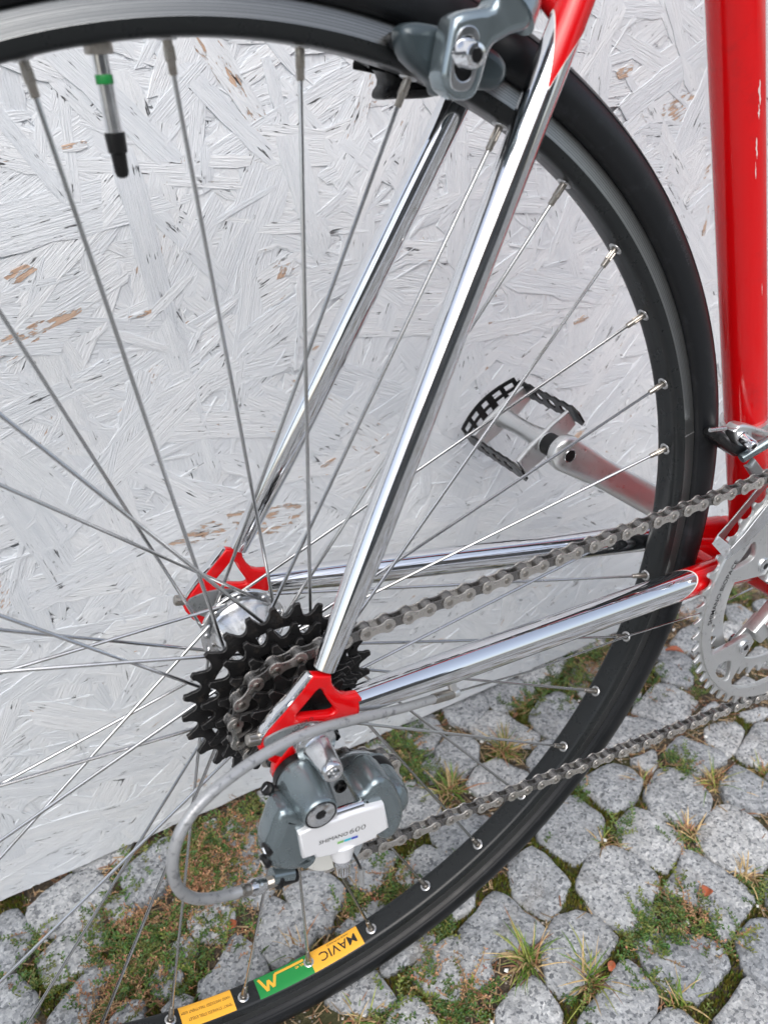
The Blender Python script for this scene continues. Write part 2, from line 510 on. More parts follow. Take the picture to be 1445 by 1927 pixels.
def street_far():
    m, nt, b = new_mat('distant_paving')
    tc = node(nt, 'ShaderNodeTexCoord')
    v = node(nt, 'ShaderNodeTexVoronoi', Scale=11.0, feature='DISTANCE_TO_EDGE', Randomness=0.75)
    nt.links.new(tc.outputs['Object'], v.inputs['Vector'])
    n = node(nt, 'ShaderNodeTexNoise', Scale=300.0, Detail=5.0)
    nt.links.new(tc.outputs['Object'], n.inputs['Vector'])
    st = ramp(nt, n.outputs['Fac'], [(0.35, (0.14, 0.15, 0.16)), (0.65, (0.48, 0.49, 0.50))])
    mk = ramp(nt, v.outputs['Distance'], [(0.05, 0.0), (0.11, 1.0)])
    mx = node(nt, 'ShaderNodeMix', data_type='RGBA'); mx.inputs[6].default_value = (0.075, 0.065, 0.035, 1)
    nt.links.new(mk.outputs[0], mx.inputs[0]); nt.links.new(st.outputs[0], mx.inputs[7])
    nt.links.new(mx.outputs[2], b.inputs['Base Color'])
    b.inputs['Roughness'].default_value = 0.8
    bp = node(nt, 'ShaderNodeBump', Strength=0.6, Distance=0.02)
    nt.links.new(mk.outputs[0], bp.inputs['Height']); nt.links.new(bp.outputs[0], b.inputs['Normal'])
    return m

far = MB()
far.add([(-60000, -60000, -16), (60000, -60000, -16), (60000, 60000, -16), (-60000, 60000, -16)], [(0, 1, 2, 3)])
tag(far.build('street', street_far(), smooth=False), kind='structure')

def ground_h(x, y):
    return -8.5 + 4.0 * mnoise.noise(Vector((x * .012, y * .012, 0))) + 2.2 * mnoise.noise(Vector((x * .05, y * .05, 3))) + 0.9 * mnoise.noise(Vector((x * .19, y * .19, 8)))

g = MB()
def grid(x0, x1, y0, y1, st):
    nx, ny = int((x1 - x0) / st), int((y1 - y0) / st)
    vs = [(x0 + i * st, y0 + j * st, ground_h(x0 + i * st, y0 + j * st)) for j in range(ny + 1) for i in range(nx + 1)]
    fs = [(j * (nx + 1) + i, j * (nx + 1) + i + 1, (j + 1) * (nx + 1) + i + 1, (j + 1) * (nx + 1) + i) for j in range(ny) for i in range(nx)]
    return vs, fs
g.add(*grid(-1000, 1500, -900, 340, 7))
ground = tag(g.build('ground', M['soil'], smooth=True, angle=180), kind='structure')

# ---- cobblestones: outlines measured in the photograph, on the ground plane
STONES = [
 [(315,58),(354,58),(366,45),(365,27),(339,14),(316,16),(312,46)],
 [(295,47),(303,11),(275,-9),(249,-11),(239,23),(248,41),(274,48)],
 [(311,2),(337,7),(346,-6),(352,-35),(342,-47),(313,-58),(305,-42),(301,-19)],
 [(359,14),(392,28),(411,15),(410,-5),(408,-20),(393,-29),(373,-33),(351,-9)],
 [(415,42),(440,48),(447,30),(459,15),(458,4),(420,7),(411,29)],
 [(474,44),(504,40),(506,25),(481,10),(465,8),(461,30)],
 [(375,52),(405,50),(393,37),(384,34)],
 [(367,78),(411,101),(430,86),(441,64),(411,61),(378,65)],
 [(472,3),(524,23),(540,10),(507,-20),(481,-18)],
 [(429,-16),(458,-7),(462,-23),(464,-43),(445,-59),(433,-50),(422,-32)],
 [(367,-46),(405,-31),(421,-39),(422,-59),(421,-79),(402,-92),(383,-96),(365,-82),(361,-62)],
 [(237,-30),(268,-14),(289,-18),(300,-37),(301,-58),(293,-68),(280,-68),(275,-81),(255,-84),(244,-80),(236,-57)],
 [(299,-72),(322,-65),(343,-52),(349,-61),(357,-87),(360,-112),(340,-118),(314,-126),(307,-119),(319,-99),(307,-81)],
 [(225,21),(230,8),(232,-22),(215,-34),(199,-39),(190,-26),(184,-13),(198,17)],
 [(183,-55),(201,-45),(221,-49),(232,-61),(234,-82),(215,-89),(192,-94),(170,-100),(164,-84),(174,-65)],
 [(245,-93),(264,-98),(273,-105),(291,-115),(300,-128),(293,-143),(274,-145),(253,-150),(241,-135),(240,-115)],
 [(319,-132),(339,-128),(353,-134),(350,-150),(323,-171),(309,-169),(304,-153)],
 [(208,-106),(225,-99),(230,-108),(228,-132),(215,-140),(195,-144),(161,-124),(170,-116),(193,-112)],
 [(153,-75),(155,-85),(156,-104),(148,-112),(129,-118),(110,-101),(115,-83),(136,-77)],
 [(208,-148),(228,-145),(235,-151),(238,-164),(223,-171),(203,-160)],
 [(253,-168),(276,-166),(297,-158),(301,-168),(300,-181),(280,-197),(253,-182)],
 [(381,-108),(400,-110),(385,-128),(365,-124)],
 [(126,-13),(146,-9),(169,1),(176,-6),(179,-27),(186,-46),(177,-51),(157,-47),(151,-40),(130,-45),(127,-33)],
 [(78,-21),(98,-16),(121,-14),(127,-31),(130,-52),(118,-57),(99,-58),(83,-50),(74,-33)],
 [(53,-8),(69,-5),(98,-2),(103,-8),(95,-12),(75,-14),(54,-15)],
 [(21,-7),(45,-7),(50,-35),(40,-35),(24,-28),(14,-22),(5,-9)],
 [(37,-49),(48,-42),(62,-38),(66,-47),(71,-68),(58,-73),(35,-62)],
 [(104,57),(122,67),(142,72),(154,50),(133,42),(117,41),(109,47)],
 [(153,74),(164,83),(184,77),(207,71),(210,60),(160,50),(154,63)],
 [(66,77),(82,87),(109,86),(112,75),(94,68),(83,59),(72,64)],
 [(44,39),(54,42),(75,46),(79,37),(54,32)],
 [(195,208),(222,221),(234,213),(231,187),(204,167),(197,182)],
 [(251,215),(281,225),(296,219),(298,196),(276,183),(255,178),(248,197)],
 [(302,212),(329,221),(347,214),(355,187),(334,177),(314,175),(300,186)],
 [(352,224),(378,229),(414,221),(412,201),(373,182),(359,197)],
 [(262,179),(294,184),(305,174),(304,157),(318,132),(306,120),(278,137),(261,161)],
 [(325,153),(349,166),(373,167),(380,138),(348,122),(326,114),(322,138)],
 [(212,163),(229,171),(249,162),(249,146),(236,130),(216,125),(207,145)],
 [(214,109),(234,121),(258,120),(264,103),(275,90),(247,82),(223,87)],
 [(151,143),(171,141),(179,118),(172,97),(156,95),(131,101),(134,126)],
 [(156,84),(185,94),(199,81),(207,65),(186,56),(164,61),(154,75)],
 [(285,106),(312,116),(324,112),(321,100),(285,92)],
 [(150,210),(166,211),(171,193),(159,178),(148,190)],
 [(187,154),(207,161),(201,141),(188,136)],
 [(428,105),(478,122),(491,112),(498,79),(447,61),(439,79)],
 [(497,140),(517,144),(525,114),(509,101),(493,120)],
 [(514,153),(534,163),(541,145),(542,123),(532,118),(521,134)],
 [(545,164),(569,172),(597,175),(586,156),(555,137),(550,150)],
 [(658,183),(675,176),(672,144),(652,141),(641,160)],
 [(618,154),(634,158),(645,137),(632,133),(607,140)],
 [(691,166),(706,166),(708,153),(693,140),(685,148)],
 [(587,96),(625,105),(630,86),(617,75)],
 [(545,74),(569,77),(572,60),(546,59)],
 [(491,65),(509,68),(507,58),(487,57)],
 [(518,42),(548,35),(550,25),(525,27)],
 [(-194,193),(-176,203),(-158,207),(-140,205),(-126,185),(-134,169),(-153,163),(-171,159),(-185,165),(-194,180)],
 [(-114,181),(-103,190),(-72,203),(-62,196),(-73,177),(-82,156),(-100,147),(-111,153)],
 [(-225,190),(-217,200),(-205,200),(-197,173),(-200,158),(-215,146),(-222,145),(-231,147)],
 [(-192,142),(-172,151),(-153,160),(-142,165),(-144,130),(-151,120),(-164,114),(-177,112),(-190,117)],
 [(-223,134),(-211,134),(-199,108),(-201,100),(-208,89),(-227,95),(-233,122)],
 [(-192,86),(-173,98),(-160,109),(-146,109),(-136,98),(-142,92),(-156,91),(-165,70),(-179,64),(-193,74)],
 [(-133,158),(-124,167),(-111,155),(-116,143),(-129,141)],
 [(-114,74),(-104,87),(-91,68),(-103,57),(-111,63)],
 [(-89,94),(-79,96),(-75,84),(-84,76),(-90,85)],
 [(-111,47),(-98,52),(-90,43),(-104,36)],
 [(-149,59),(-137,66),(-125,62),(-130,45)],
 [(-27,64),(-14,84),(-1,94),(13,68),(18,46),(6,40),(-11,35),(-21,39)],
 [(11,96),(26,102),(46,95),(56,70),(50,61),(36,55),(33,45),(22,44),(15,57),(12,76)],
 [(73,85),(87,103),(111,79),(101,67),(82,59),(73,64)],
 [(36,39),(53,42),(77,40),(62,35),(38,33)],
 [(-79,54),(-63,56),(-43,79),(-32,57),(-29,36),(-45,33),(-68,32),(-81,42)],
 [(27,206),(43,206),(46,183),(35,174)],
 [(-31,197),(-21,198),(-25,185),(-31,191)],
 [(-95,90),(-80,94),(-76,85),(-86,75),(-96,79)],
]

def seg_dist(px, py, poly):
    """distance of points to a polygon's edge and whether they lie inside (numpy)"""
    d = np.full(px.shape, 1e9); ins = np.zeros(px.shape, bool)
    n = len(poly)
    for i in range(n):
        ax, ay = poly[i]; bx, by = poly[(i + 1) % n]
        dx, dy = bx - ax, by - ay
        t = np.clip(((px - ax) * dx + (py - ay) * dy) / (dx * dx + dy * dy + 1e-9), 0, 1)
        d = np.minimum(d, np.hypot(px - ax - t * dx, py - ay - t * dy))
        c = (ay > py) != (by > py)
        ins ^= c & (px < dx * (py - ay) / (dy + 1e-12 * (dy == 0)) + ax)
    return d, ins

def in_view(x, y, m=25):
    """inside the patch of ground the photograph shows"""
    P = [(-226, 99), (284, -189), (736, 183), (162, 225), (-217, 205)]
    d, i = seg_dist(np.array([x]), np.array([y]), P)
    return bool(i[0]) or d[0] < m

def lump(cx, cy, r, n=6):
    a0 = rng.random() * 6.28
    sq = rng.uniform(.85, 1.15)
    out = []
    for k in range(n):
        a = a0 + 2 * math.pi * k / n + rng.uniform(-.16, .16)
        rr = r * rng.uniform(.9, 1.16)
        out.append((cx + rr * math.cos(a) * sq, cy + rr * math.sin(a) / sq))
    return out

n_seen = len(STONES)
fill = []
cx = nr.uniform(-950, 1450, 9000); cy = nr.uniform(-850, 300, 9000)
dist = np.full(9000, 1e9)
def take(poly):
    global dist
    d, i = seg_dist(cx, cy, poly)
    dist = np.minimum(dist, np.where(i, -d, d))
for s_ in STONES: take(s_)
for rmin, rmax, tries in ((36, 46, 2600), (26, 40, 2600), (15, 26, 3800)):
    for k in range(9000):
        r_ = dist[k] - 5
        if r_ >= rmin and len(fill) < 620:
            if rmin < 26 and in_view(cx[k], cy[k], 0) and r_ < 17: continue
            p_ = lump(cx[k], cy[k], min(r_, rmax))
            fill.append(p_); take(p_)
ALLST = STONES + fill

def grow(poly, d):
    cx_ = sum(p[0] for p in poly) / len(poly); cy_ = sum(p[1] for p in poly) / len(poly)
    out = []
    for x, y in poly:
        l = math.hypot(x - cx_, y - cy_) + 1e-6
        out.append((x + (x - cx_) / l * d, y + (y - cy_) / l * d))
    return out

def stone_mesh(mb, poly, top=None):
    pts = chaikin(grow(poly, 4.4), 1, .11)
    # resample evenly, roughened like split stone
    P = np.array(pts); Q = np.vstack([P, P[:1]])
    L = np.r_[0, np.cumsum(np.hypot(*np.diff(Q, axis=0).T))]
    n = max(16, min(40, int(L[-1] / 7)))
    t = np.linspace(0, L[-1], n, endpoint=False)
    X = np.interp(t, L, Q[:, 0]); Y = np.interp(t, L, Q[:, 1])
    c = (X.mean(), Y.mean())
    if top is None: top = rng.uniform(-3.5, 1.0)
    tx, ty = rng.uniform(-.03, .03), rng.uniform(-.03, .03)
    sd = rng.random() * 50
    vs = [(c[0], c[1], top + 1.2)]
    rings = []
    for f, dz in ((.45, .5), (.78, 0.2), (.95, -0.6), (.988, -2.2), (1.005, -6.0), (1.02, -18.0)):
        ring = []
        for k in range(n):
            w = 1 + .035 * mnoise.noise(Vector((X[k] * .06, Y[k] * .06, sd))) + .03 * mnoise.noise(Vector((X[k] * .2, Y[k] * .2, sd)))
            x = c[0] + (X[k] - c[0]) * f * w; y = c[1] + (Y[k] - c[1]) * f * w
            z = top + dz + tx * (x - c[0]) + ty * (y - c[1])
            if f < 1: z += 1.7 * mnoise.noise(Vector((x * .05, y * .05, sd))) + .8 * mnoise.noise(Vector((x * .15, y * .15, sd)))
            ring.append(len(vs)); vs.append((x, y, z))
        rings.append(ring)
    fs = [(0, rings[0][k], rings[0][(k + 1) % n]) for k in range(n)]
    for A, B in zip(rings, rings[1:]):
        fs += [(A[k], B[k], B[(k + 1) % n], A[(k + 1) % n]) for k in range(n)]
    mb.add(vs, fs)

order = sorted(range(len(fill)), key=lambda k: math.hypot(fill[k][0][0] - 250, fill[k][0][1] + 20))
single = [fill[k] for k in order[:300 - n_seen]]
rest = [fill[k] for k in order[300 - n_seen:]]
for k, p_ in enumerate(STONES + single):
    mb = MB(); stone_mesh(mb, p_)
    mb.build('cobblestone', M['granite'], ground, angle=180)
mb = MB()
for p_ in rest: stone_mesh(mb, p_)
tag(mb.build('outer_cobblestones', M['granite'], ground, angle=180), kind='stuff')

# ================================================================== the white painted flake-board wall
WALL_Y = 211.0
def flake(mb, fl, cx, cz, L, W, ang, h, chip):
    n = max(3, min(9, int(L / 11)))
    ca, sa = math.cos(ang), math.sin(ang)
    s0, s1 = rng.uniform(-.9, .9) * W, rng.uniform(-.9, .9) * W
    tu, tv = rng.uniform(-.006, .006), rng.uniform(-.03, .03)
    ou, ov = rng.random() * 9, rng.random() * 9
    top, skirt = [], []
    for side in (-1, 1):
        for i in range(n + 1):
            f = i / n - .5
            u = f * L + (s0 if i == 0 else s1 if i == n else 0) * side * .5 * (1 if i in (0, n) else 0)
            taper = .72 if i in (0, n) else 1
            v = side * W / 2 * taper * (1 + rng.uniform(-.13, .13)) + rng.uniform(-.2, .2)
            x, z = cx + u * ca - v * sa, cz + u * sa + v * ca
            z = max(z, 3.0 + 2.5 * mnoise.noise(Vector((x * .03, 0, 0))) + 1.2 * mnoise.noise(Vector((x * .2, 5, 0))))
            y = WALL_Y - h - tu * u - tv * v + (.35 if i in (0, n) else 0)
            top.append((x, y, z, (u * MM + ou, v * MM + ov, chip)))
    loop = list(range(n + 1)) + list(range(2 * n + 1, n, -1))
    o = len(mb.v)
    vs = [(x, y, z) for x, y, z, _ in top] + [(x + (x - cx) * .006, y + 1.1, max(z, 2.0)) for x, y, z, _ in top]
    fl += [t[3] for t in top] * 2
    k = len(top)
    fs = [(i, i + 1, n + 2 + i, n + 1 + i) for i in range(n)]
    for a, b in zip(loop, loop[1:] + loop[:1]):
        fs.append((a, a + k, b + k, b))
    mb.add(vs, fs)

def put_attr(me, name, data, kind='FLOAT_VECTOR', dom='POINT'):
    a = me.attributes.new(name, kind, dom)
    a.data.foreach_set('vector' if kind == 'FLOAT_VECTOR' else 'color', np.array(data, dtype=np.float32).ravel())

wall_root = MB()
wall_root.add([(-1200, 214, 3), (1700, 214, 3), (1700, 232, 3), (-1200, 232, 3), (-1200, 214, 1253), (1700, 214, 1253), (1700, 232, 1253), (-1200, 232, 1253)],
              [(0, 1, 5, 4), (1, 2, 6, 5), (2, 3, 7, 6), (3, 0, 4, 7), (4, 5, 6, 7), (3, 2, 1, 0)])
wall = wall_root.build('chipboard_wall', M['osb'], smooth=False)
put_attr(wall.data, 'flake', [(v.co.x, v.co.z, 0) for v in wall.data.vertices])
tag(wall, 'white painted chipboard wall with flaking paint behind the bicycle, standing on the cobbles', 'wall')

def one_flake(big):
    if big:
        L = rng.uniform(70, 165); W = rng.uniform(13, 36)
    else:
        q = rng.random()
        if q < .30: L, W = rng.uniform(10, 50), rng.uniform(.7, 2.6)
        elif q < .68: L, W = rng.uniform(15, 60), rng.uniform(2.5, 8)
        else: L, W = rng.uniform(30, 120), rng.uniform(6, 26)
    ang = rng.gauss(0.1, .75) if rng.random() < .7 else rng.uniform(0, 3.14)
    chip = 0.0
    q = rng.random()
    if q < .022: chip = rng.uniform(.27, .34)
    elif q < .16: chip = rng.uniform(.18, .24)
    else: chip = rng.uniform(0, .1)
    return L, W, ang, chip

bigs = []
for k in range(300):                      # the flakes that show largest, one object each
    mb, fl = MB(), []
    L, W, ang, chip = one_flake(True)
    flake(mb, fl, rng.uniform(-300, 850), rng.uniform(10, 760), L, W, ang, rng.uniform(.2, 2.3), min(chip, .18))
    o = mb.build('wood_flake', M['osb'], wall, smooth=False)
    put_attr(o.data, 'flake', fl)
mb, fl = MB(), []
for k in range(13500):
    L, W, ang, chip = one_flake(rng.random() < .12)
    edge = rng.random() < .12
    flake(mb, fl, rng.uniform(-420, 1000), rng.uniform(0, 880) if not edge else rng.uniform(0, 60), L, W, ang, rng.uniform(-.5, 2.2) if W > 3 else rng.uniform(.2, 2.3), chip)
BARE = [(-71.4,488.2),(-48.2,495.1),(-63.0,482.9),(-58.0,528.9),(117.6,503.2),(425.4,612.2),(405.7,290.6),(400.3,414.0),(10.1,490.7),(-8.5,597.3),(136.6,340.1)]
for (X, Z), L, W, a in zip(BARE, (64, 44, 40, 17, 11, 16, 26, 17, 18, 15, 17), (11, 6, 5, 8, 9, 8, 7, 5, 3, 5, 4), (.25, .3, .5, .4, 1.0, .2, .7, .2, .1, .1, .3)):
    flake(mb, fl, X, Z - ZA + ZA, L, W, a, 2.35, .36)
for k in range(2600):                     # coarser cover on the rest of the board
    L, W, ang, chip = one_flake(True)
    X = rng.uniform(-1150, 1650); Z = rng.uniform(20, 1230)
    if -420 < X < 1000 and Z < 850: continue
    flake(mb, fl, X, Z, L, W * 1.5, ang, rng.uniform(-.6, 2.2), chip)
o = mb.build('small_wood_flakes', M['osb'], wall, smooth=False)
put_attr(o.data, 'flake', fl)
o['kind'] = 'stuff'

# ================================================================== unseen building added behind the camera to darken bands in the chrome
M['render_wall'] = simple('reflection_house_render', (0.16, 0.145, 0.125), 0.8, wear=(0.11, 0.10, 0.09), wear_scale=1.2, rvar=0.05)
M['roof'] = simple('roof_tiles', (0.10, 0.045, 0.03), 0.7)
M['pane'] = simple('window_glass', (0.02, 0.025, 0.03), 0.08)
M['hedge'] = simple('hedge_green', (0.02, 0.035, 0.012), 0.7, wear=(0.035, 0.055, 0.015), wear_scale=9)
def bx(mb, x0, x1, y0, y1, z0, z1):
    mb.add([(x0, y0, z0), (x1, y0, z0), (x1, y1, z0), (x0, y1, z0), (x0, y0, z1), (x1, y0, z1), (x1, y1, z1), (x0, y1, z1)],
           [(0, 1, 5, 4), (1, 2, 6, 5), (2, 3, 7, 6), (3, 0, 4, 7), (4, 5, 6, 7), (3, 2, 1, 0)])
reflection_house = tag(empty('reflection_house', (1000, -14000, 0)), 'unseen dark building added behind the camera to give the chrome dark reflection bands', 'reflection_house')
mb = MB(); bx(mb, -13000, 11000, -7000, 0, -20, 6200); mb.build('wall', M['render_wall'], reflection_house, smooth=False)
mb = MB(); mb.add([(-13600, 500, 6100), (11600, 500, 6100), (11600, -3500, 9200), (-13600, -3500, 9200), (-13600, -7500, 6100), (11600, -7500, 6100)], [(0, 1, 2, 3), (3, 2, 5, 4)])
mb.build('roof', M['roof'], reflection_house, smooth=False)
for fx in range(-11500, 10500, 3100):
    for fz in (900, 3700):
        mb = MB(); bx(mb, fx, fx + 1300, 4, 60, fz, fz + 1500); w_ = mb.build('window', M['lining'], reflection_house, smooth=False)
        mb = MB(); bx(mb, fx + 90, fx + 1210, 30, 66, fz + 90, fz + 1410); mb.build('pane', M['pane'], w_, smooth=False)

# ================================================================== the bicycle (all coordinates in mm; rear axle at (0, 0, ZA))
bike = tag(empty('bicycle'), 'red and chrome road bicycle standing by the white chipboard wall', 'bicycle')
AX = V(0, 0, ZA)
BB = V(414.8, 0, ZA - 78)
YN = V(0, -1, 0)                      # towards the chain side

def at(p, y):                         # (x, z) pair -> point
    return V(p[0], y, p[1])

# ---- frame tubes
ST_DIR = V(-.2815, 0, .9596)
seat = MB().sweep([BB + ST_DIR * 6, BB + ST_DIR * 530], 14.6, 48).build('seat_tube', M['red'], bike)
def on_tube(base, axis, rad, s, phi, lift=0.12):
    """a point on a tube's skin: s along it, phi round it (0 faces -Y)"""
    a = axis.normalized(); u = (YN - a * YN.dot(a)).normalized(); w = a.cross(u)
    return base + a * s + (u * math.cos(phi) + w * math.sin(phi)) * (rad + lift)
def blotch(pts, name, mat, parent, base, axis, rad):
    mb = MB()
    c = (sum(p[0] for p in pts) / len(pts), sum(p[1] for p in pts) / len(pts))
    vs = [on_tube(base, axis, rad, c[0], c[1])] + [on_tube(base, axis, rad, *p) for p in pts]
    mb.add(vs, [(0, 1 + k, 1 + (k + 1) % len(pts)) for k in range(len(pts))])
    return mb.build(name, mat, parent)
def scar(s0, s1, ph, wd, n=9, slope=0.0):
    r2 = random.Random(int(s0 * 10))
    up = [(s0 + (s1 - s0) * k / n, ph + slope * k / n + wd * r2.uniform(.15, 1) * math.sin(math.pi * (k + .4) / (n + .8))) for k in range(n + 1)]
    dn = [(s0 + (s1 - s0) * k / n, ph + slope * k / n - wd * r2.uniform(.15, 1) * math.sin(math.pi * (k + .4) / (n + .8))) for k in range(n, -1, -1)]
    return up + dn
for s0, ln, ph, wd in ((352, 13, .02, .10), (345, 8, -.04, .07), (324, 12, -.16, .06), (313, 10, -.22, .03), (238, 9, .03, .02)):
    blotch(scar(s0, s0 + ln, ph, wd), 'paint_scar', M['scar'], seat, BB, ST_DIR, 14.6)

sh = MB().lathe([(0, -35), (19, -35), (20.3, -33.5), (20.3, 33.5), (19, 35), (0, 35)], BB, (0, 1, 0), 40)
sh.sweep([BB, BB + V(36, 0, 44)], 17.2, 32)
sh.build('bottom_bracket_shell', M['red'], bike)
HEAD = (V(846, 0, ZA + 330), V(808, 0, ZA + 452))
MB().sweep([BB + V(12, 0, 15), HEAD[0] + V(-2, 0, 24)], 15.5, 40).build('down_tube', M['red'], bike)
MB().sweep([BB + ST_DIR * 512, HEAD[1] + V(2, 0, -22)], 13.2, 40).build('top_tube', M['red'], bike)
MB().sweep([HEAD[0], HEAD[1]], 17.5, 40).build('head_tube', M['red'], bike)
cup = MB().lathe([(0, -44), (9, -44), (9, -38), (17, -38), (18, -36), (18, -34)], BB, (0, 1, 0), 32)
cup.build('bottom_bracket_cup', M['blacksteel'], bike)

def socked_tube(name, P0, P1, r0, r1, s_tip, length, phi_tip, squash=None, seg=64, r_mid=None, top_is_red=True):
    """chrome stay whose painted upper end starts at a pointed, lined edge"""
    a = (P1 - P0); Ltot = a.length; a.normalize()
    u = (YN - a * YN.dot(a)).normalized(); w = a.cross(u)
    def rad(s):
        f = s / Ltot
        if r_mid: return r0 + (r_mid - r0) * min(1, f / .16) if f < .16 else r_mid + (r1 - r_mid) * (f - .16) / .84
        return r0 + (r1 - r0) * f
    def edge(ph): return s_tip + length * abs(math.sin(ph - phi_tip)) ** 0.8
    def pt(s, ph, lift=0.0): return P0 + a * s + (u * math.cos(ph) + w * math.sin(ph)) * (rad(s) + lift)
    ph = [2 * math.pi * k / seg for k in range(seg)]
    def shell(lo, hi, rows, lift=0.0, cap0=False, cap1=False):
        mb = MB(); vs = []
        for i in range(rows + 1):
            vs += [pt(lo(p) + (hi(p) - lo(p)) * i / rows, p, lift) for p in ph]
        fs = [(i * seg + k, i * seg + (k + 1) % seg, (i + 1) * seg + (k + 1) % seg, (i + 1) * seg + k) for i in range(rows) for k in range(seg)]
        if cap0: fs.append(tuple(range(seg))[::-1])
        if cap1: fs.append(tuple(rows * seg + k for k in range(seg)))
        return mb.add(vs, fs)
    t = shell(lambda p: 0, edge, 24, cap0=True).build(name, M['chrome'], bike, angle=60)
    shell(edge, lambda p: Ltot, 10, cap1=True).build('painted_section', M['red'], t, angle=60)
    shell(lambda p: edge(p) - 1.0, lambda p: edge(p) + 0.5, 2, 0.12).build('lining', M['lining'], t, angle=60)
    return t, (P0, a, rad)

SSB = [(13.1,379.7)][0]
SST = [(174.1,654.6)][0]
CSB = [(26.2,349.6)][0]
CSA = [(240.0,312.2)][0]
for sgn in (-1, 1):
    P0 = V(SSB[0], 63.5 * sgn, SSB[1]); P1 = V(SST[0], 27 * sgn, SST[1])
    d = (P1 - P0)
    P2 = P0 + d * 1.35
    ss, ssinfo = socked_tube('seat_stay', P0, P2, 5.6, 8.2, d.length * .868, 34, -.35 * -sgn if sgn < 0 else math.pi + .35, r_mid=8.0)
    Q0 = V(CSB[0], 62.5 * sgn, CSB[1]); Q1 = V(CSA[0], 40 * sgn, CSA[1])
    e = (Q1 - Q0)
    Q2 = V(BB.x - 12, 24 * sgn, BB.z + 2)
    Qm = Q0 + e * ((BB.x - 14 - Q0.x) / e.x)
    cs, csinfo = socked_tube('chain_stay', Q0, Qm, 7.6, 11.2, (287 if sgn < 0 else 328) - Q0.x, 22, .42 if sgn < 0 else math.pi - .42, r_mid=9.3)
    if sgn < 0: DRIVE_CS = (cs, csinfo, Q0, e)

# bridge between the seat stays, above the wheel
br = MB().sweep([V(SST[0] - 2, -25, SST[1] - 4), V(SST[0] - 4, -12, SST[1] + 5), V(SST[0] - 4, 12, SST[1] + 5), V(SST[0] - 2, 25, SST[1] - 4)], 8.0, 20, smooth_n=6)
br.build('stay_bridge', M['red'], bike)
cb = MB().sweep([V(352, -30, BB.z + 18), V(352, 30, BB.z + 18)], 8.5, 20)
cb.sweep([V(352, -20, BB.z + 18), V(400, -14, BB.z + 4)], 12, 20).sweep([V(352, 20, BB.z + 18), V(400, 14, BB.z + 4)], 12, 20)
cb.build('chain_stay_bridge', M['red'], bike)

# ---- dropouts
DO = [(5.0,381.7),(14.8,377.0),(14.7,372.2),(16.4,367.1),(19.2,362.3),(23.4,359.3),(28.4,357.8),(31.1,352.5),(31.1,344.3),(28.7,341.5),(12.7,343.7),(9.5,343.8),(6.1,342.1),(4.1,338.0),(5.1,331.3),(3.9,327.7),(-2.0,325.7),(-7.8,323.7),(-9.3,318.1),(-13.5,316.3),(-17.5,323.0),(-18.0,331.7),(-23.2,338.8),(-26.4,346.2),(-27.0,350.0),(-25.1,353.4),(-20.7,358.4),(-12.2,366.5),(-2.9,375.0)]
DH = [(7.1,372.1),(8.9,371.2),(10.7,364.6),(13.9,356.6),(15.2,353.5),(13.1,352.1),(3.5,356.0),(-3.9,358.8),(-5.7,360.7),(-4.3,362.4),(1.6,367.2)]
DF = [(-2.6,355.5),(5.7,352.2),(10.8,347.5),(11.0,341.3),(6.8,339.5),(6.1,331.6),(1.0,329.2),(-6.6,332.5),(-18.2,340.1),(-23.3,347.9),(-24.7,352.7),(-23.0,355.7),(-17.7,356.7),(-11.6,356.9)]
DE = [(3.2,383.1),(5.0,381.7),(-1.1,375.0),(-11.0,366.7),(-20.9,359.4),(-25.3,354.3),(-25.5,356.5),(-24.2,359.2),(-15.4,367.8),(-7.3,373.3),(-0.6,379.4)]
for sgn in (-1, 1):
    t = MB().plate(DO, 62.5 * sgn, 68.5 * sgn, [chaikin(DH, 1)], 1.6, res=2).build('dropout', M['red'], bike)
    MB().plate(DE, 62.8 * sgn, 68.7 * sgn, bevel=1.0).build('chromed_edge', M['chrome'], t)
    MB().plate(chaikin(DF, 1), 61.6 * sgn, 69.6 * sgn, [circle(3, ZA - 1, 6, 16)], .5).build('clamping_face', M['bare'], t)
    kn = at([(-27.9,354.5)][0], 65.5 * sgn)
    ad = V(-.93, 0, .30).normalized()
    MB().lathe([(0, 3.6), (2.4, 3.6), (3.3, 2.9), (3.3, -2.6), (2.6, -3.3), (1.3, -3.3), (1.3, -16), (0, -16)], kn, ad, 28, wave=(-2.7, -.09, 3.0)).build('adjusting_screw', M['nipple'], t)
    if sgn < 0:
        MB().text('CAMPAGNOLO', 3.6, lambda x, y: AX + V(math.cos(R(172) - (x / 12.6)) * (11.6 + y), -69.85, math.sin(R(172) - (x / 12.6)) * (11.6 + y)), sx=.8).build('engraved_text', M['blacksteel'], t)

# ---- rear wheel
NSP, PH0 = 36, R(99.5)
wheel_prof = [(-6.5, 304.6), (-8.4, 305.3), (-9.6, 307.2), (-10.15, 310.4)]
rim = MB()
def ring(mb, prof, seg, mi=0, closed=False):
    """prof = [(y, r)]"""
    return mb.lathe([(r, y) for y, r in prof], AX, (0, 1, 0), seg, mi, closed)
ring(rim, [(0, 304.3), (-4, 304.4), (-6.5, 304.6), (-8.6, 305.4), (-9.7, 307.2), (-10.2, 310.2), (-10.25, 311.0)], 360, 0)
ring(rim, [(-10.25, 311.0), (-10.05, 311.5), (-10.1, 318.6), (-9.7, 319.4)], 360, 1)
ring(rim, [(-9.7, 319.4), (-8.2, 319.4), (-8.0, 312), (8.0, 312), (8.2, 319.4), (9.7, 319.4)], 360, 0)
ring(rim, [(9.7, 319.4), (10.1, 318.6), (10.05, 311.5), (10.25, 311.0)], 360, 1)
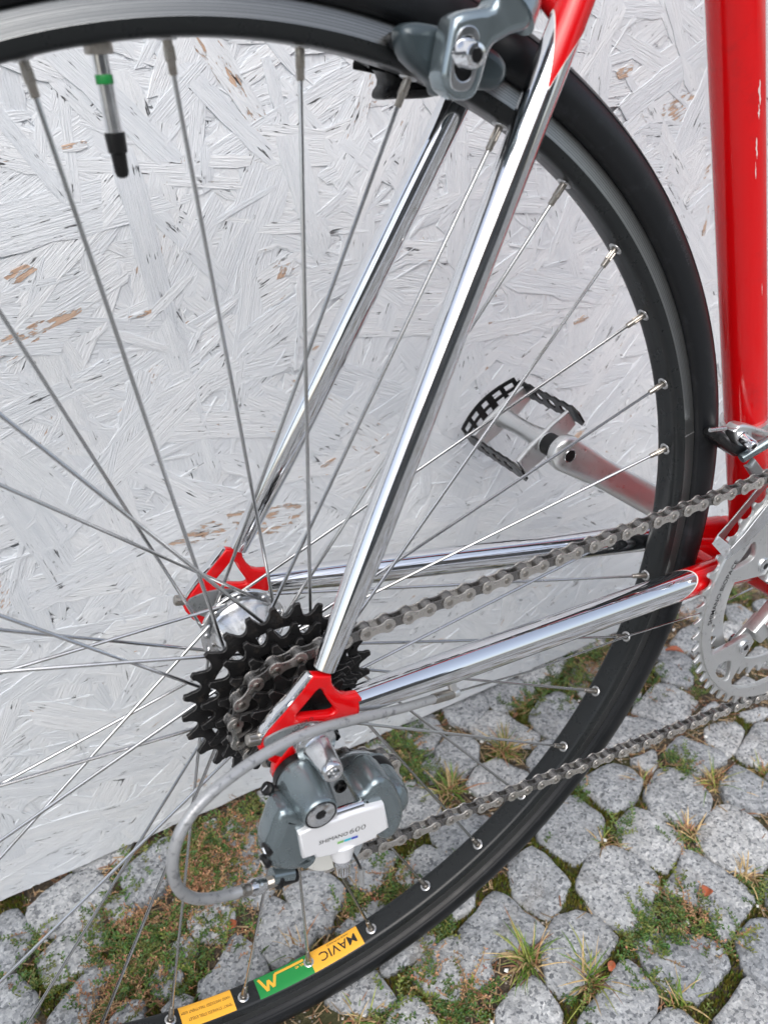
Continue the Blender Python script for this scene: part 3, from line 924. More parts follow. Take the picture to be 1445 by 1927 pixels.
ring(rim, [(10.25, 311.0), (10.2, 310.2), (9.7, 307.2), (8.6, 305.4), (6.5, 304.6), (4, 304.4), (0, 304.3)], 360, 0)
# pinned joint of the rim is a hair line across the brake track
wheel = rim.build('rear_wheel', [M['rim'], M['track']], bike, angle=50)
jt = MB(); ja = R(11.6)
jt.plate([(310.8, -.22), (319.2, -.22), (319.2, .22), (310.8, .22)], -.06, .06, frame=(AX + V(0, -10.12, 0), V(math.cos(ja), 0, math.sin(ja)), V(-math.sin(ja), 0, math.cos(ja))))
jt.build('rim_joint', M['satin'], wheel)

ty = MB()
prof = [(-8.6, 319.8)]
for k in range(29):
    prof.append((16 * math.cos(R(205) - R(230) * k / 28), 328.2 + 16 * math.sin(R(205) - R(230) * k / 28)))
prof = [(-9.2, 319.6)] + prof[1:] + [(9.2, 319.6)]
ring(ty, prof, 300)
for sgn in (-1, 1):                   # moulded bead line on the sidewall and a faint tread edge
    ring(ty, [(sgn * 12.6, 320.2), (sgn * 13.6, 320.9), (sgn * 13.9, 321.8), (sgn * 13.2, 322.4)], 300)
    ring(ty, [(sgn * 12.15, 339.2), (sgn * 12.25, 338.95), (sgn * 12.0, 338.7)], 300)
tyre = ty.build('tyre', M['rubber'], wheel, angle=50)
def on_tyre(th, t):                   # th round the wheel, t round the casing
    rr = 328.2 + 16.05 * math.sin(t); return AX + V(rr * math.cos(th), -16.05 * math.cos(t), rr * math.sin(th))
for txt, th0 in (('URBAN MAX', 21.5), ('WIRED 28-622', 39)):
    MB().text(txt, 5.0, lambda x, y: on_tyre(R(th0) - x / 333.0, R(12) + y / 16.0), sx=1.15, bold=-.02).build('moulded_lettering', M['letter'], tyre)

# hub
hub = MB()
hub.lathe([(5, 56), (8, 56), (8, 47), (11, 46), (11, 38.5), (17, 36.2), (25.3, 34.6), (26.2, 33.9), (26.2, 31.7), (25.4, 31.0), (21, 30.4), (19.6, 28.5), (17.6, 24), (14.5, 17), (13.4, 8), (13.6, 0), (15, -8), (19.5, -15.5), (21, -17), (25.5, -17.4), (26.2, -18.2), (26.2, -20.4), (25.4, -21), (17, -22.5), (17, -24)], AX, (0, 1, 0), 64)
hubo = hub.build('hub', M['alu'], wheel)
MB().lathe([(0, 62.4), (6.8, 62.4), (8.6, 61), (8.6, 55), (0, 55)], AX, (0, 1, 0), 6).build('cone_nut', M['blacksteel'], wheel)
MB().lathe([(0, 84), (6, 84), (8.5, 82), (9.5, 70.2), (0, 70.2)], AX, (0, 1, 0), 24).build('skewer_lever', M['satin'], wheel)
MB().sweep([AX + V(0, -66, 0), AX + V(0, 80, 0)], 2.5, 12).build('axle', M['blacksteel'], wheel)

def rim_pt(k, r, y):
    a = PH0 - R(10) * k
    return AX + V(r * math.cos(a), y, r * math.sin(a))
sp_eye = MB()
def eyelet_mesh():
    mb = MB(); mb.lathe([(2.2, -.4), (2.2, .35), (2.7, .75), (3.5, .75), (4.1, .3), (4.2, -.2)], (0, 0, 0), (0, 0, 1), 24); return mb.mesh('eyelet', [M['eyelet']])
def nipple_mesh():
    mb = MB()
    mb.lathe([(0, 12.0), (1.35, 12.0), (1.7, 11.4), (1.75, 7.5), (1.95, 7.2), (1.95, 0), (1.95, -1.5)], (0, 0, 0), (0, 0, 1), 12)
    mb.lathe([(1.95, 2.2), (2.25, 2.2), (2.25, 7.0), (1.95, 7.0)], (0, 0, 0), (0, 0, 1), 4)
    return mb.mesh('nipple', [M['nipple']])
EYE, NIP = eyelet_mesh(), nipple_mesh()
def frame_to(o, zdir):
    q = Vector(zdir).to_track_quat('Z', 'Y')
    return Matrix.Translation(Vector(o) * MM) @ q.to_matrix().to_4x4()
for k in range(NSP):
    left = k % 2 == 1
    yf = 32.8 if left else -19.2
    s = {0: 1, 1: -1, 2: -1, 3: 1}[k % 4]
    ha = PH0 - R(10) * k + R(60) * s
    h = lambda y: AX + V(22.9 * math.cos(ha), y, 22.9 * math.sin(ha))
    # which side of the flange the spoke leaves from
    inner = (s == -1) if left else (s == 1)
    dy = (-1 if left else 1) * (1 if inner else -1)
    yr = 1.3 if left else -1.3
    tip = rim_pt(k, 303.6, yr)
    e0 = h(yf - dy * 2.1); e1 = h(yf + dy * 1.0); 
    dirv = (tip - h(yf + dy * 2.3)).normalized()
    e2 = h(yf + dy * 2.3) + dirv * 1.2
    e3 = e2 + dirv * 4
    mb = MB()
    mb.sweep([e0, h(yf), e1, e2, e3, tip], 1.0, 10)
    mb.lathe([(0, 1.1), (1.2, .8), (1.9, .1), (1.9, -.1), (0, -.2)], e0, (0, -dy, 0), 12)
    mb.build('spoke', M['spoke'], wheel)
    inst(EYE, 'eyelet', wheel, frame_to(rim_pt(k, 304.4, yr), AX + V(0, 0, 0) - rim_pt(k, 304.4, 0)))
    inst(NIP, 'nipple', wheel, frame_to(rim_pt(k, 303.9, yr), -dirv))

# valve, between the first two spokes
va = R(94.4); vd = V(-.012, 0, -1).normalized(); vo = AX + V(math.cos(va) * 304.3, 0, math.sin(va) * 304.3)
vm = MB()
vm.lathe([(3.0, -3), (3.0, 32)] + [(x, 8 + .8 * i + (.4 if x > 2.8 else 0)) for i in range(0)] + [(0, 32)], vo, vd, 20)
for i in range(26):
    vm.lathe([(2.7, 10 + i * .85), (3.05, 10.3 + i * .85), (2.7, 10.7 + i * .85)], vo, vd, 20)
vlv = vm.build('valve_stem', M['alu'], wheel)
MB().lathe([(3.1, -.6), (5.2, -.6), (5.2, 2.8), (4.8, 3.2), (3.1, 3.2)], vo, vd, 30, wave=(-1.0, -.06, 3.0)).build('valve_nut', M['nipple'], wheel)
MB().lathe([(3.15, 9.6), (3.25, 9.8), (3.25, 12.6), (3.15, 12.8)], vo, vd, 24).build('green_band', M['green'], wheel)
MB().lathe([(0, 29), (3.8, 29), (4.0, 29.6), (3.7, 36), (3.0, 36.6), (2.7, 43), (2.2, 44.6), (1.2, 45.3), (0, 45.5)], vo, vd, 24, wave=(29.2, -.04, 36.2)).build('valve_cap', M['black'], wheel)

# stickers on the inner face of the rim (reading towards -x, tops towards the chain side)
def rim_face(a0, x, y, lift):
    th = a0 - x / 304.3
    yy = -y
    rr = 304.3 + max(0, abs(yy) - 4) * .10 + (max(0, abs(yy) - 6.5) ** 2) * .18
    return AX + V((rr - lift) * math.cos(th), yy, (rr - lift) * math.sin(th))
def sticker(name, a_hi, a_lo, mat, y0=-8.2, y1=8.2):
    mb = MB(); n = 24; m_ = 8; L = R(a_hi - a_lo) * 304.3
    vs = [rim_face(R(a_hi), L * i / n, y0 + (y1 - y0) * j / m_, .22) for i in range(n + 1) for j in range(m_ + 1)]
    fs = [(i * (m_ + 1) + j, (i + 1) * (m_ + 1) + j, (i + 1) * (m_ + 1) + j + 1, i * (m_ + 1) + j + 1) for i in range(n) for j in range(m_)]
    return mb.add(vs, fs).build(name, mat, wheel)
a1 = R(-82.4)
def lettering(txt, size, a0, x0, y0, mat, sx=1.0, bold=0.0, shear=0.0, parent=None):
    return MB().text(txt, size, lambda x, y: rim_face(a0, x + x0, y + y0, .34), sx=sx, bold=bold, shear=shear).build('printed_lettering', mat, parent, smooth=False)
s1_ = sticker('yellow_sticker', -82.3, -90.25, M['yellow'])
lettering('MAVIC', 10.4, R(-82.3), 3.0, -3.4, M['ink'], sx=1.02, bold=.006, parent=wheel)
lettering('MADE IN FRANCE', 2.2, R(-82.3), 8, -6.4, M['ink'], sx=1.05, parent=wheel)
s2_ = sticker('green_sticker', -90.25, -98.45, M['green'])
lettering('MA 40', 3.0, R(-90.25), 4.0, -2.9, M['yellow'], sx=1.0, bold=.01, parent=wheel)
def band(pts, w, a0, mat):
    mb = MB()
    for (ax, ay), (bx, by) in zip(pts, pts[1:]):
        dx, dy = bx - ax, by - ay; l = math.hypot(dx, dy); nx, ny = -dy / l * w / 2, dx / l * w / 2
        n = max(1, int(l / 3))
        vs = []
        for i in range(n + 1):
            px, py = ax + dx * i / n, ay + dy * i / n
            vs += [rim_face(a0, px + nx, py + ny, .36), rim_face(a0, px - nx, py - ny, .36)]
        mb.add(vs, [(2 * i, 2 * i + 1, 2 * i + 3, 2 * i + 2) for i in range(n)])
    return mb.build('printed_emblem', mat, wheel, smooth=False)
band([(4.5, -4.9), (27.6, -4.9), (31.4, 3.9), (34.0, -2.6), (36.4, 4.9), (40.6, -6.0)], 2.0, R(-90.25), M['yellow'])
s3_ = sticker('yellow_sticker', -101.9, -109.2, M['yellow'])
lettering('"EMRT" STAINLESS STEEL EYELET', 3.1, R(-101.9), 1.6, 2.0, M['ink'], sx=.72, parent=wheel)
lettering('HARD ANODIZED TREATMENT 650M', 3.1, R(-101.9), 1.6, -3.6, M['ink'], sx=.70, parent=wheel)

# ---- freewheel: six toothed sprockets
def gear(n, rp, tip=3.4, root=3.7, lean=0.0, rfun=None):
    out = []
    for k in range(n):
        for f, d in ((0, -root), (.13, -root * .88), (.22, -root * .55), (.30, 0), (.335, tip * .42), (.365, tip * .8), (.39, tip), (.57, tip), (.61, tip * .8), (.655, tip * .42), (.70, 0), (.79, -root * .55), (.88, -root * .88)):
            a = 2 * math.pi * (k + f + (lean if d > 0 else 0)) / n
            r = (rfun(a) if rfun else rp) + d
            out.append((r * math.cos(a), r * math.sin(a)))
    return out
fw = MB().lathe([(0, -62), (10, -62), (10, -58), (19, -58), (21, -56.5), (21, -24), (0, -24)], AX, (0, 1, 0), 48)
free = fw.build('freewheel', M['blacksteel'], bike)
TEETH = [25, 21, 18, 16, 14, 13]
COG_Y = [-28.5 - 5.5 * i for i in range(6)]
for i, (n, y) in enumerate(zip(TEETH, COG_Y)):
    rp = 12.7 / (2 * math.sin(math.pi / n))
    off = R(-6 + 5 * i)
    o = [(x * math.cos(off) - z * math.sin(off), ZA + x * math.sin(off) + z * math.cos(off)) for x, z in gear(n, rp, 3.6, 3.8, .04)]
    holes = []
    rb = rp - 9.5
    if rb > 25:                        # lightened webs
        for q in range(6):
            a0 = off + R(60) * q
            holes.append([((rb) * math.cos(a0 + R(5) + R(44) * j / 6), ZA + rb * math.sin(a0 + R(5) + R(44) * j / 6)) for j in range(7)] +
                         [(22.5 * math.cos(a0 + R(8) + R(38) * j / 6), ZA + 22.5 * math.sin(a0 + R(8) + R(38) * j / 6)) for j in range(6, -1, -1)])
    so_ = MB().plate(o, y - 1.05, y + 1.05, holes, .28).build('sprocket', [M['blacksteel'], M['worn']], free)
    for pl in so_.data.polygons:       # edges rubbed bright by the chain
        c_ = pl.center / MM
        if .25 < abs(pl.normal.y) < .95 and math.hypot(c_.x, c_.z - ZA) > rp - 4.2: pl.material_index = 1
nut = MB()
nut.lathe([(0, -70), (10.2, -70), (11.2, -71), (11.2, -74.5), (10.4, -76), (7.6, -77), (7.0, -78.5), (5.8, -91), (5.6, -95), (5.0, -95.8), (3.2, -95.8), (2.9, -95), (2.9, -91), (0, -91)], AX, (0, 1, 0), 48, wave=(-75.6, -.03, -70.9))
nut = nut.build('skewer_nut', M['alu'], wheel)

# ---- cranks and chainrings
def rface(a): return 107.3 + 6.5 * math.cos(2 * (a + R(56)))
RING_Y = -46.3
tz = [(BB.x + x, BB.z + z) for x, z in gear(52, 0, 4.2, 2.6, 0.03, rfun=lambda a: rface(a) + 3.6)]
W2 = [(333.4,215.9),(337.3,221.9),(349.6,220.1),(351.6,214.1),(353.0,198.6),(348.2,198.6),(339.8,206.0)]
WB = [(329.9,300.1),(324.3,296.0),(320.1,285.9),(319.0,271.3),(320.4,255.3),(324.5,239.7),(327.2,235.2),(336.4,235.7),(347.9,236.3)]
def rot_bb(P, a):
    c, s = math.cos(a), math.sin(a)
    return [(BB.x + (x - BB.x) * c - (z - BB.z) * s, BB.z + (x - BB.x) * s + (z - BB.z) * c) for x, z in P]
W1 = [(327.5,311.4),(332.5,315.8),(339.2,323.6),(343.9,330.7),(347.9,328.5),(350.5,319.6),(349.2,314.4),(342.3,312.2),(332.6,311.0)]
star, tri = [], []
for q in range(5):
    a = R(72) * q
    star += rot_bb(WB, a)
    bolt = R(216) + a
    star += [(BB.x + 56 * math.cos(bolt + R(t_)), BB.z + 56 * math.sin(bolt + R(t_))) for t_ in (-6, 0, 6)]
    tri.append(chaikin(W1 if q == 4 else rot_bb(W2, a), 1))
ck = MB()
ck.plate(tz, RING_Y - 1.2, RING_Y + 1.2, bevel=.5, holes=[circle(BB.x, BB.z, 96, 60)])
rg = [(BB.x + (rface(R(3 * k)) + .2) * math.cos(R(3 * k)), BB.z + (rface(R(3 * k)) + .2) * math.sin(R(3 * k))) for k in range(120)]
ck.plate(rg, RING_Y - 2.7, RING_Y + 1.6, [star] + tri, .5, mi=0)
sp_ = MB()
for q in range(5):
    b_ = R(144) + R(72) * q
    d_ = V(math.cos(b_), 0, math.sin(b_)); n_ = V(-math.sin(b_), 0, math.cos(b_))
    pts = [(40, -9.5), (56, -8.5), (66, -8), (70, -5.5), (71.5, 0), (70, 5.5), (66, 8), (56, 8.5), (40, 9.5)]
    sp_.plate(pts, -1.9, 1.9, bevel=.8, frame=(BB + V(0, -42.6, 0), d_, n_), res=2)
    sp_.plate([(10, -13.2), (54, -9.8), (54, 9.8), (10, 13.2)], -5.5, 5.5, bevel=2.6, frame=(BB + V(0, -47.5, 0), d_, n_), res=3)
    sp_.plate([(10, -12.0), (44, -9.0), (44, 9.0), (10, 12.0)], -3.0, 3.0, bevel=2.4, frame=(BB + V(0, -54.8, 0), d_, n_), res=3)
sp_.lathe([(0, -62), (15, -62), (19, -60), (20, -56), (20, -49), (0, -49)], BB, (0, 1, 0), 48)
rd = V(math.cos(R(-36)), 0, math.sin(R(-36)))
sp_.sweep([BB + V(0, -60, 0), BB + rd * 40 + V(0, -63, 0), BB + rd * 168 + V(0, -76, 0)], [14, 12, 10.5], 24, squash=.62)
crk = sp_.build('crankset', M['satin'], bike)
outer = ck.build('outer_chainring', M['satin'], crk, angle=30)
in_t = [(BB.x + x, BB.z + z) for x, z in gear(42, 84.9, 3.6, 3.4)]
MB().plate(in_t, -40.6, -38.2, [circle(BB.x, BB.z, 73, 60)], .5).build('inner_chainring', M['satin'], crk, angle=30)
for q in range(5):
    b_ = R(144) + R(72) * q
    c_ = BB + V(65 * math.cos(b_), 0, 65 * math.sin(b_))
    MB().lathe([(0, -49.0), (2.4, -49.0), (2.5, -50.7), (5.2, -50.7), (6.0, -50.2), (6.0, -48.6), (4.6, -48.4), (4.6, -37.5), (0, -37.5)], c_, (0, 1, 0), 30).build('chainring_bolt', M['alu'], crk)
    MB().lathe([(0, -.02), (2.35, -.02), (2.35, 1.6), (0, 1.6)], c_ + V(0, -50.75, 0), (0, 1, 0), 6).build('bolt_socket', M['black'], crk)
ring_text = lambda a0, rr, x, y, yy: BB + V((rr + y) * math.cos(a0 - x / rr), yy, (rr + y) * math.sin(a0 - x / rr))
MB().text('SHIMANO BIOPACE', 6.0, lambda x, y: ring_text(R(178.5), 97.2, x, y, RING_Y - 2.85), sx=1.0, bold=.006).build('engraved_lettering', M['ink'], crk, smooth=False)
MB().text('SG', 6.0, lambda x, y: ring_text(R(143), 99.2, x, y, RING_Y - 2.85), sx=1.15).build('engraved_lettering', M['bare'], crk, smooth=False)

# left crank arm, seen through the wheel
PE = [(277.2,366.3)][0]
pe = V(PE[0], 76, PE[1])
cd = (V(BB.x, 0, BB.z) - V(PE[0], 0, PE[1])).normalized(); cn = V(-cd.z, 0, cd.x)
la = MB()
N_ = 22
vs = []
SEG = 24
for i in range(N_ + 1):
    f = i / N_
    s_ = -14.6 + 181 * f if i > 5 else (-14.6, -14.0, -12.6, -10, -6, 0)[i]
    if s_ < 0:
        hw = math.sqrt(max(0.0, 14.6 ** 2 - s_ ** 2)) + .01
    else:
        hw = 14.6 - 2.6 * min(1, s_ / 45) + 2.2 * max(0, (s_ - 60) / 110)
    th = 6.2 if s_ > -9 else 6.2 * (.55 + .45 * max(0, (s_ + 14.6) / 5.6))
    for k in range(SEG):
        t_ = 2 * math.pi * k / SEG
        c_, s2 = math.cos(t_), math.sin(t_)
        px = math.copysign(abs(c_) ** .55, c_) * hw; py = math.copysign(abs(s2) ** .55, s2) * th
        vs.append(pe + cd * s_ + cn * px + V(0, py, 0))
fs = [(i * SEG + k, i * SEG + (k + 1) % SEG, (i + 1) * SEG + (k + 1) % SEG, (i + 1) * SEG + k) for i in range(N_) for k in range(SEG)]
fs += [tuple(range(SEG))[::-1], tuple(N_ * SEG + k for k in range(SEG))]
la.add(vs, fs)
left = la.build('left_crank_arm', M['satin'], bike, angle=50)
MB().lathe([(4.6, -6.35), (5.2, -6.6), (5.5, -6.35)], pe, (0, 1, 0), 24).build('thread_rim', M['alu'], left)
MB().lathe([(0, -6.32), (4.9, -6.45), (4.9, -6.2)], pe, (0, 1, 0), 24).build('pedal_thread', M['black'], left)
for txt, sz, sx_, off_, dn in (('170', 3.2, 1, 58, 1.5), ('JAPAN', 2.4, .9, 46, 1.0), ('FC-6400', 3.0, .9, 46, -3.4), ('W', 3, .9, 35, 3)):
    MB().text(txt, sz, lambda x, y: pe + cd * (off_ + 12 - x) - cn * (dn + y) + V(0, -6.36, 0), sx=sx_).build('engraved_lettering', M['eyelet'], left, smooth=False)

# left pedal: alloy body, black cage
PU0 = [(238.0,363.9),(288.8,397.2)]
up_ = V(PU0[1][0] - PU0[0][0], 0, PU0[1][1] - PU0[0][1]); half = up_.length / 2; up_.normalize()
un = V(-up_.z, 0, up_.x)              # across the pedal plane
PO = 6
ym = lambda y: V(PE[0], y + PO, PE[1])
pb = MB()
pb.lathe([(0, 86), (7.5, 86), (8.5, 88), (9.5, 92), (9.0, 100), (7.6, 112), (7.2, 125), (7.6, 140), (9, 150), (8, 156), (0, 156)], V(PE[0], PO, PE[1]), (0, 1, 0), 28)
for y_, w_ in ((93, half - 2), (152, half - 1)):
    pb.plate([(-w_, -8), (-12, -10), (12, -10), (w_, -8), (w_, 8), (12, 10), (-12, 10), (-w_, 8)], -2.2, 2.2, bevel=1.4, frame=(ym(y_), up_, un))
ped = pb.build('left_pedal', M['satin'], bike)
MB().lathe([(0, 76), (8, 76), (9, 84), (9, 90), (0, 90)], V(PE[0], PO, PE[1]), (0, 1, 0), 24).build('pedal_bearing_cap', M['black'], ped)
CW = 10.5
def cage_side(sgn):
    mb = MB()
    n = 12
    pts = []
    for i in range(n + 1):
        y = 84 + (162 - 84) * i / n
        lift_ = half + 1.5 - (3.5 if i == 0 else 0)
        pts.append((y, lift_))
    # flat bar with slots, standing across the pedal plane, toothed edges
    outl = []
    for i in range(16):
        y = 84 + 80 * i / 15.0
        outl.append((y, CW + (1.4 if i % 2 else -.6) if 0 < i < 15 else CW * .55))
    outl += [(y, -z) for y, z in outl[::-1]]
    holes = [[(y0, -4.5), (y0 + 9, -4.5), (y0 + 9, 4.5), (y0, 4.5)] for y0 in (100, 116, 132)]
    mb.plate(outl, -.9, .9, [chaikin(h, 1) for h in holes], .3, frame=(V(PE[0], PO, PE[1]) + up_ * (half + 1.2) * sgn, V(0, 1, 0), un))
    return mb
for sgn in (-1, 1):
    cage_side(sgn).build('cage_plate', M['black'], ped)
# curved outer end of the cage with cut-outs
ce = MB(); n = 20
def endpt(f, z, dep):
    ang = (f - .5) * 2
    return V(PE[0], PO + 164 + 9 * (1 - ang * ang) + dep, PE[1]) + up_ * (half + 1.2) * ang + un * z
bars = [(-CW, -CW + 3.2), (CW - 3.2, CW), (-1.3, 1.3)]
for z0, z1 in bars:
    f0, f1 = (0, 1)
    vs = []
    for i in range(n + 1):
        for z, dp in ((z0, 0), (z1, 0), (z1, 1.6), (z0, 1.6)):
            vs.append(endpt(i / n, z, dp))
    fs = [(i * 4 + k, i * 4 + (k + 1) % 4, (i + 1) * 4 + (k + 1) % 4, (i + 1) * 4 + k) for i in range(n) for k in range(4)]
    fs += [(0, 1, 2, 3), tuple(n * 4 + k for k in (3, 2, 1, 0))]
    ce.add(vs, fs)
for fc, wd in ((.02, .03), (.2, .03), (.40, .05), (.60, .05), (.8, .03), (.98, .03)):
    vs = []
    for f in (fc - wd, fc + wd):
        for z, dp in ((-CW, 0), (CW, 0), (CW, 1.6), (-CW, 1.6)):
            vs.append(endpt(min(1, max(0, f)), z, dp + .05))
    ce.add(vs, [(0, 1, 2, 3), (7, 6, 5, 4), (0, 4, 5, 1), (1, 5, 6, 2), (2, 6, 7, 3), (3, 7, 4, 0)])
ce.build('cage_end', M['black'], ped)

# ---- chain: path of the pins in the (x, z) plane, one link every 12.7 mm
COG_R, COG_Yc = 32.5, COG_Y[3]
GP = [(36.9,263.9)][0]
TP = [(16.3,227.0)][0]
GP = (GP[0], GP[1]); TP = (TP[0], TP[1]); PR = 20.3
def arc(c, r, a0, a1, step=3.0):
    n = max(2, int(abs(a1 - a0) * r / step))
    return [(c[0] + r * math.cos(a0 + (a1 - a0) * i / n), c[1] + r * math.sin(a0 + (a1 - a0) * i / n)) for i in range(n + 1)]
def tang(c1, r1, s1, c2, r2, s2):
    """tangent leaving circle 1 (turn s1: +1 ccw) and entering circle 2; returns the two angles"""
    dx, dz = c2[0] - c1[0], c2[1] - c1[1]
    D = math.hypot(dx, dz); th = math.atan2(dz, dx)
    k = (s1 * r1 - s2 * r2) / D
    phi = th - math.asin(max(-1, min(1, k)))     # direction of the line, left normal test below
    best = None
    for sg in (1, -1):
        ph = th + sg * math.asin(max(-1, min(1, k)))
        a1 = ph - s1 * math.pi / 2; a2 = ph - s2 * math.pi / 2
        p = (c1[0] + r1 * math.cos(a1), c1[1] + r1 * math.sin(a1)); q = (c2[0] + r2 * math.cos(a2), c2[1] + r2 * math.sin(a2))
        err = abs(math.atan2(math.sin(math.atan2(q[1] - p[1], q[0] - p[0]) - ph), math.cos(math.atan2(q[1] - p[1], q[0] - p[0]) - ph)))
        if best is None or err < best[0]: best = (err, a1, a2, p, q)
    return best[1:]
axp = (0.0, ZA)
rp_ = lambda a: rface(a) + 3.6
ring_pts = [(BB.x + rp_(a) * math.cos(a), BB.z + rp_(a) * math.sin(a)) for a in [R(t) for t in range(0, 360)]]
# upper run: line from the cog's top to the ring's upper rear
def outer_line(c, r, top):
    n = V(0, 1) if top else V(0, -1)
    nx, nz = (0.02, 1) if top else (0, -1)
    for _ in range(12):
        l = math.hypot(nx, nz); nx, nz = nx / l, nz / l
        p = (c[0] + nx * r, c[1] + nz * r)
        q = max(ring_pts, key=lambda t: t[0] * nx + t[1] * nz)
        dx, dz = q[0] - p[0], q[1] - p[1]
        nx, nz = (-dz, dx) if top else (dz, -dx)
    return p, q
up_p, up_q = outer_line(axp, COG_R, True)
lo_p, lo_q = outer_line(TP, PR, False)
ang = lambda p, c: math.atan2(p[1] - c[1], p[0] - c[0])
iq = ring_pts.index(up_q); il = ring_pts.index(lo_q)
path = []
k_ = (iq - 40) % 360
while k_ != iq: path.append(ring_pts[k_]); k_ = (k_ + 1) % 360
path += [up_q, up_p]
a_top = ang(up_p, axp)
a1, a2, p1, p2 = tang(axp, COG_R, 1, GP, PR, -1)
while a1 < a_top: a1 += 2 * math.pi
path += arc(axp, COG_R, a_top, a1)[1:]
b1, b2, q1, q2 = tang(GP, PR, -1, TP, PR, 1)
while b1 > a2: b1 -= 2 * math.pi
path += arc(GP, PR, a2, b1)
e0 = b2; e1 = ang(lo_p, TP)
while e1 < e0: e1 += 2 * math.pi
path += arc(TP, PR, e0, e1)
path.append(lo_q)
k_ = il
for _ in range(40):
    k_ = (k_ + 1) % 360; path.append(ring_pts[k_])
PA = np.array(path); LN = np.r_[0, np.cumsum(np.hypot(*np.diff(PA, axis=0).T))]
npin = int(LN[-1] / 12.7)
ts = np.arange(npin + 1) * 12.7 + 4.0
ts = ts[ts < LN[-1]]
pins = np.c_[np.interp(ts, LN, PA[:, 0]), np.interp(ts, LN, PA[:, 1])]
def chain_y(x): return COG_Yc + (RING_Y - COG_Yc) * max(0, min(1, x / 400.0))

def link_outline(w_end, w_mid, n=9):
    up = []
    for i in range(n):                 # right end
        a = R(-112 + 224 * i / (n - 1)); up.append((6.35 + w_end * math.cos(a), w_end * math.sin(a)))
    top = [(3.6, w_mid + .55), (1.6, w_mid + .05), (0, w_mid), (-1.6, w_mid + .05), (-3.6, w_mid + .55)]
    lft = [(-x, -z) for x, z in up]
    bot = [(-x, -z) for x, z in top]
    return up + top + lft + bot
XZF = ((0, 0, 0), (1, 0, 0), (0, 0, 1))
def plate_link(y_abs, w_end, w_mid, mat):
    mb = MB()
    for s in (-1, 1):
        mb.plate(link_outline(w_end, w_mid), s * y_abs - .5, s * y_abs + .5, bevel=.28, mi=0)
    return mb
om = plate_link(3.15, 4.3, 2.45, 'chain')
for sx_ in (-1, 1):
    for s in (-1, 1):
        om.lathe([(2.1, 3.5), (2.0, 3.7), (1.75, 3.75), (1.65, 4.0), (1.3, 4.15), (0, 4.15)], (6.35 * sx_, 0, 0), (0, s, 0), 14, mi=1)
OUTER = om.mesh('outer_link', [M['chain'], M['nipple']])
im = plate_link(2.05, 4.2, 3.0, 'chaindark')
for sx_ in (-1, 1):
    im.lathe([(3.85, -1.5), (3.85, 1.5)], (6.35 * sx_, 0, 0), (0, 1, 0), 16, mi=0)
INNER = im.mesh('inner_link', [M['chaindark']])
pm = MB()
for p_ in pins:
    pm.lathe([(0, -3.4), (1.7, -3.4), (1.7, 3.4), (0, 3.4)], V(p_[0], chain_y(p_[0]), p_[1]), (0, 1, 0), 8)
chain = pm.build('chain', M['chaindark'], bike)
for i in range(len(pins) - 1):
    a_, b_ = pins[i], pins[i + 1]
    A_, B_ = V(a_[0], chain_y(a_[0]), a_[1]), V(b_[0], chain_y(b_[0]), b_[1])
    xd = (B_ - A_).normalized(); yd = V(0, 1, 0); zd = xd.cross(yd).normalized(); yd = zd.cross(xd)
    mt = Matrix(((xd.x, yd.x, zd.x, 0), (xd.y, yd.y, zd.y, 0), (xd.z, yd.z, zd.z, 0), (0, 0, 0, 1)))
    mt.translation = (A_ + B_) / 2 * MM
    inst(OUTER if i % 2 else INNER, 'outer_link' if i % 2 else 'inner_link', chain, mt)

# ---- rear derailleur
KB = [(-10.7,327.0)][0]          # mounting barrel
kb = V(KB[0], 0, KB[1])
d1 = MB()
d1.lathe([(0, -75), (12.4, -75), (12.8, -76), (12.5, -79), (10.6, -91), (9.2, -99.5), (8.8, -100.8), (8.2, -101.3), (7.9, -100.2), (0, -100.2)], kb, (0, 1, 0), 48)
BODY = [(-24.0,331.1),(-28.1,331.6),(-31.1,327.2),(-34.3,319.6),(-37.7,312.1),(-39.0,304.0),(-38.4,297.9),(-36.0,293.2),(-30.6,288.8),(-24.6,285.5),(-14.9,284.2),(-13.0,286.4),(-15.9,290.2),(-7.4,293.7),(-4.9,303.5),(-10.3,313.7),(-17.1,324.6)]
d1.plate(BODY, -96, -77, bevel=6.0, res=4)
so = [(-37.1,-90.0,284.5),(-26.3,-90.0,280.3)]
d1.sweep(so, [4.4, 4.2], 20)
rdl = d1.build('rear_derailleur', M['grey'], bike, angle=50)
MB().lathe([(12.9, -71), (13.2, -72), (13.2, -75.4), (12.6, -76.2), (9, -76.2), (9, -71)], kb, (0, 1, 0), 40, closed=True).build('seal_ring', M['black'], rdl)
MB().lathe([(0, -70), (8, -70), (8, -76), (0, -76)], kb, (0, 1, 0), 24).build('hanger_bolt', M['blacksteel'], rdl)
mb_ = MB().lathe([(0, -99.8), (2.6, -99.9), (2.8, -101.2), (6.6, -101.9), (7.3, -101.4), (7.3, -99)], kb, (0, 1, 0), 40)
mb_.build('mounting_bolt', M['alu'], rdl)
MB().lathe([(7.35, -101.0), (8.15, -101.0), (8.15, -101.36), (7.35, -101.2)], kb, (0, 1, 0), 40).build('bolt_seal', M['black'], rdl)
MB().lathe([(0, -101.35), (2.7, -101.35)], kb, (0, 1, 0), 6).build('bolt_socket', M['black'], rdl)
# hanger eye of the frame, red
hg = MB().plate(chaikin([(kb.x - 13, kb.z - 3), (kb.x - 9, kb.z + 11), (kb.x + 3, kb.z + 22), (kb.x + 17, kb.z + 20), (kb.x + 15, kb.z + 6), (kb.x + 9, kb.z - 10), (kb.x, kb.z - 13)], 1), -70, -63, bevel=1.5)
hg.build('derailleur_hanger', M['red'], bike)
